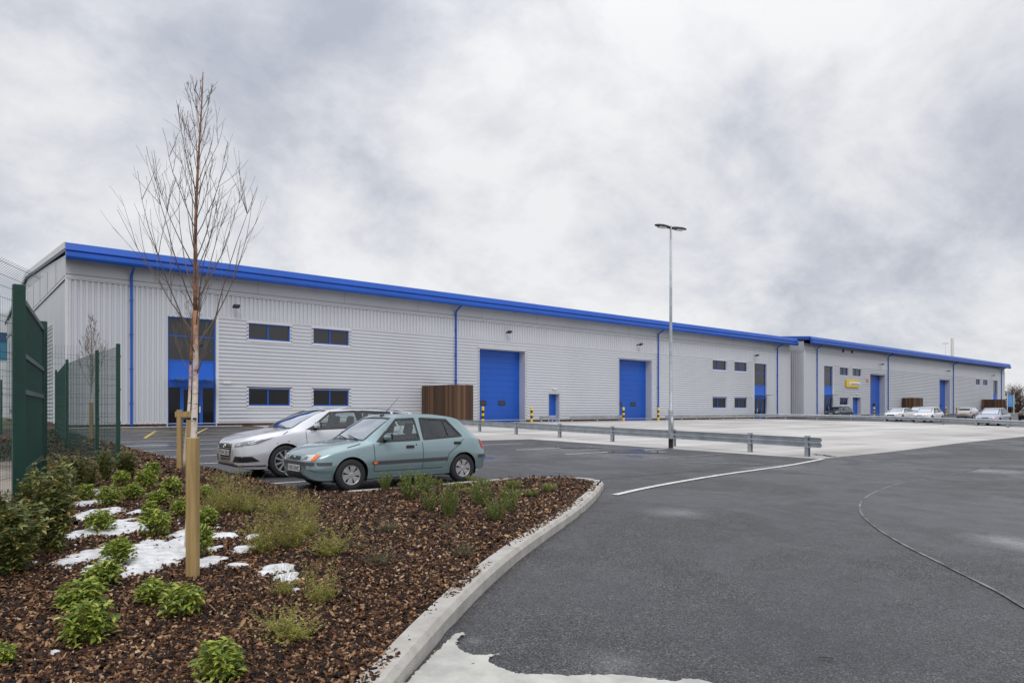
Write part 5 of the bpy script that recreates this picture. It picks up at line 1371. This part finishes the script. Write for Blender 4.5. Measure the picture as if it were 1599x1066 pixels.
WI = [(372, 806, 78, 70, 'feathery yellow green plant nearest the silver car corner of the bed'), (412, 862, 100, 84, 'largest feathery yellow green plant in the middle of the bed'), (458, 856, 100, 78, 'feathery golden plant right of the largest one'), (516, 868, 62, 88, 'low feathery green plant right of the golden one, below the hatchback'),
 (446, 928, 56, 52, 'feathery green plant on the small right hand snow patch'), (500, 940, 76, 78, 'feathery yellow plant in the bark between the snow and the kerb'), (448, 992, 54, 120, 'low sprawling feathery plant in the lower middle of the bed'), (338, 808, 56, 66, 'feathery plant right of the thick stake'),
 (345, 752, 20, 40, 'feathery brownish plant along the pin kerb near the silver car'), (432, 806, 52, 60, 'feathery golden plant in front of the hatchback bumper'), (478, 806, 36, 50, 'feathery plant before the hatchback front wheel'), (478, 838, 62, 60, 'feathery golden plant on the far side of the low green one'), (345, 790, 44, 60, 'small feathery plant between the thick stake and the pin kerb'), (398, 800, 44, 44, 'thin golden plant standing before the pin kerb corner')]
for i, (u, v, h, w_, lb) in enumerate(WI): place('wispy', lambda s: wispy(s, M['wispy']), u, v, h*1.05, w_, lb, 'feathery_plant', 'plant', 'feathery yellow green plants', .85, .95, i)
SG = [(590, 880, 34, 62, 'grey green low plant in the bark, lower of the middle pair'), (606, 832, 26, 52, 'grey green low plant in the bark, upper of the middle pair'), (726, 866, 26, 48, 'faded grey plant low in the bark near the road kerb'), (700, 826, 18, 30, 'tiny faded plant beneath the upright green tufts'), (560, 862, 22, 36, 'small sage plant beside the low green feathery one'), (300, 745, 30, 40, 'dull low plant behind the paired stakes')]
for i, (u, v, h, w_, lb) in enumerate(SG): place('sage', lambda s: wispy(s, M['sage'], .8), u, v, h, w_, lb, 'low_plant', 'plant', 'faded low plants', .85, .8, i)
UP = [(602, 766, 36, 24, 'small upright green tuft under the hatchback door, leftmost of its row', 0), (641, 780, 52, 44, 'upright green tuft below the hatchback sill, tall twin pair left', 0), (664, 772, 38, 34, 'upright green tuft below the hatchback sill, just right of the twin', 0), (672, 796, 40, 28, 'narrow upright tuft left of the tallest one', 0),
 (702, 806, 64, 38, 'tallest upright green tuft in the far row', 0), (752, 790, 50, 36, 'upright dark green tuft behind the hatchback rear wheel', 0), (796, 798, 48, 34, 'upright green tuft right of the dark one', 0), (777, 812, 44, 40, 'nearest upright green tuft in the row towards the kerb', 0)]
for i, (u, v, h, w_, lb, k) in enumerate(UP): place('up', lambda s: upright(s, M['hebe']), u, v, h, w_, lb, 'upright_plant', 'plant', 'upright green tufts', .72, .95, i)
LI = [(737, 752, 14, 20, 'round lime plant right beside the hatchback rear wheel'), (718, 762, 15, 20, 'round lime plant below the hatchback rear wheel'), (756, 756, 16, 26, 'round lime plant right of the rear wheel'), (734, 772, 15, 22, 'round lime plant in front of the rear wheel pair'), (803, 762, 18, 28, 'round lime plant in the middle of the far end'), (806, 776, 16, 22, 'lime plant just in front of the middle one'), (830, 774, 16, 30, 'lime plant towards the tip of the bed'), (857, 768, 18, 28, 'lime plant nearest the tip of the bed'), (682, 758, 14, 20, 'lime plant among the upright tufts')]
for i, (u, v, h, w_, lb) in enumerate(LI): place('lime', lambda s: upright(s, M['limehebe']), u, v, h, w_, lb, 'lime_plant', 'plant', 'low lime green plants', .75, .95, i)
RD = [(783, 748, 11, 14, 'small dark plant at the back edge of the bed'), (797, 746, 11, 14, 'second small dark plant at the back edge'), (813, 748, 15, 12, 'small reddish plant at the back edge of the bed'), (829, 752, 14, 12, 'second reddish plant right of the first'), (846, 748, 10, 12, 'small dark plant near the bed tip, back edge'), (876, 752, 10, 16, 'low dark plant near the bed tip'), (898, 760, 14, 18, 'last small dark plant before the kerb tip')]
for i, (u, v, h, w_, lb) in enumerate(RD): place('red', lambda s: wispy(s, M['dryred'], .5), u, v, h, w_, lb, 'low_plant', 'plant', 'small dark plants at the bed tip', .85, .9, i)

# dark ground cover beyond the fence and the far-off hedgerow
q = random.Random(21); V = []; F = []
for k in range(32000):
    f = q.random(); y = -24+f*13; x = -3.9+(y+24)*.17+q.gauss(0, .75)
    if x > -.98 or x > -1.1 and y < -14: continue
    z = gz(x, y)+q.uniform(0, .42)*max(.1, 1-abs(x+3.9-(y+24)*.17)/1.8)
    leaf(V, F, Vector((x, y, z)), Vector((q.uniform(-1, 1), q.uniform(-1, 1), q.uniform(-.2, 1))), q.uniform(.04, .07), .028, q)
me = bpy.data.meshes.new('ground_cover'); me.from_pydata(V, [], F); me.materials.append(M['hedge'])
o = bpy.data.objects.new('ground_cover', me); COL.objects.link(o); set_props(o, 'dark low evergreen ground cover beyond the green fence', 'ground cover', kind='stuff')
sheet('compound_yard', [(-60, -14), (-60, -60), (-14, -60), (-12, -50), (-5.1, -36.0), (-4.7, -34.5), (-4.25, -31.5), (-3.9, -28.7), (-4.0, -14)], .03, mat('compound_surface', (.30, .26, .22), .9, vscale=.5, col2=(.10, .075, .06), det=6))
for i, (u, v, ru, rv) in enumerate([(8, 790, 16, 9), (6, 738, 18, 4)]):
    x, y, t = G(u, v); sheet('snow_patch', blob(x, y, ru*t/FPX*1.5, rv*t*t/FPX/1.4, i+40, rot=-.69), .02, M['snow'], 'stuff', 'snow patch lying in the compound behind the left fence', 'snow')

def hedgerow():
    q = random.Random(33); mb = MB()
    for k in range(2600):
        t = q.uniform(0, 1); bx, by = 172+t*95+q.uniform(-7, 7), 62-t*150+q.uniform(-5, 5)
        h = q.uniform(1.5, 7.4)*(.8+.25*math.sin(t*31)+.15*math.sin(t*83)); z = gz(bx, by)
        pts = wander((bx, by, z), (q.uniform(-.5, .5), q.uniform(-.5, .5), 1), h, 4, q, .2, .25)
        mb.tube(pts, [.09, .07, .05, .035, .02], 3, False)
        for j in range(3):
            i = q.randint(1, 3); mb.tube(wander(pts[i], (q.uniform(-1, 1), q.uniform(-1, 1), .6), h*.35, 3, q, .2, .25), .035, 3, False)
    V = list(mb.v); F = list(mb.f)
    for k in range(15000):
        t = q.uniform(0, 1); bx, by = 172+t*95+q.uniform(-6, 6), 62-t*150+q.uniform(-4, 4)
        z = gz(bx, by)+q.uniform(0, 5.6)*(.8+.25*math.sin(t*31)+.15*math.sin(t*83))
        leaf(V, F, Vector((bx, by, z)), Vector((q.uniform(-1, 1), q.uniform(-1, 1), q.uniform(-1, 1))), .8, .35, q)
    me = bpy.data.meshes.new('hedgerow'); me.from_pydata(V, [], F); me.materials.append(M['treeline'])
    o = bpy.data.objects.new('hedgerow', me); COL.objects.link(o); set_props(o, 'brown leafless hedgerow in the distance beyond the right end of the far warehouse', 'hedgerow', kind='stuff')
hedgerow()
for (u, t, h, sd_, lb) in ((1581, 172, 8.6, 3, 'bare tree standing above the distant hedgerow, left'), (1594, 176, 7.8, 4, 'bare tree above the distant hedgerow at the right edge')):
    x, y = along(u, t); q = random.Random(sd_); B = empty('bare_tree', (x, y, gz(x, y)), label=lb, cat='tree', group='distant bare trees')
    mb = MB(); mb.tube([(0, 0, 0), (.1, 0, h*.25), (0, .1, h*.5)], [.22, .16, .1], 8); mb.build('trunk', M['twig'], B)
    mb = MB()
    for k in range(34):
        p = wander((0, 0, h*q.uniform(.2, .5)), (q.uniform(-1, 1), q.uniform(-1, 1), q.uniform(.4, 1.4)), h*q.uniform(.3, .52), 5, q, .4, .2); mb.tube(p, [.07, .055, .045, .035, .028, .02], 4, False)
        for j in range(7):
            i = q.randint(1, 4); mb.tube(wander(p[i], (q.uniform(-1, 1), q.uniform(-1, 1), .7), h*.16, 3, q, .3, .3), .022, 3, False)
    mb.build('crown', M['twig'], B)
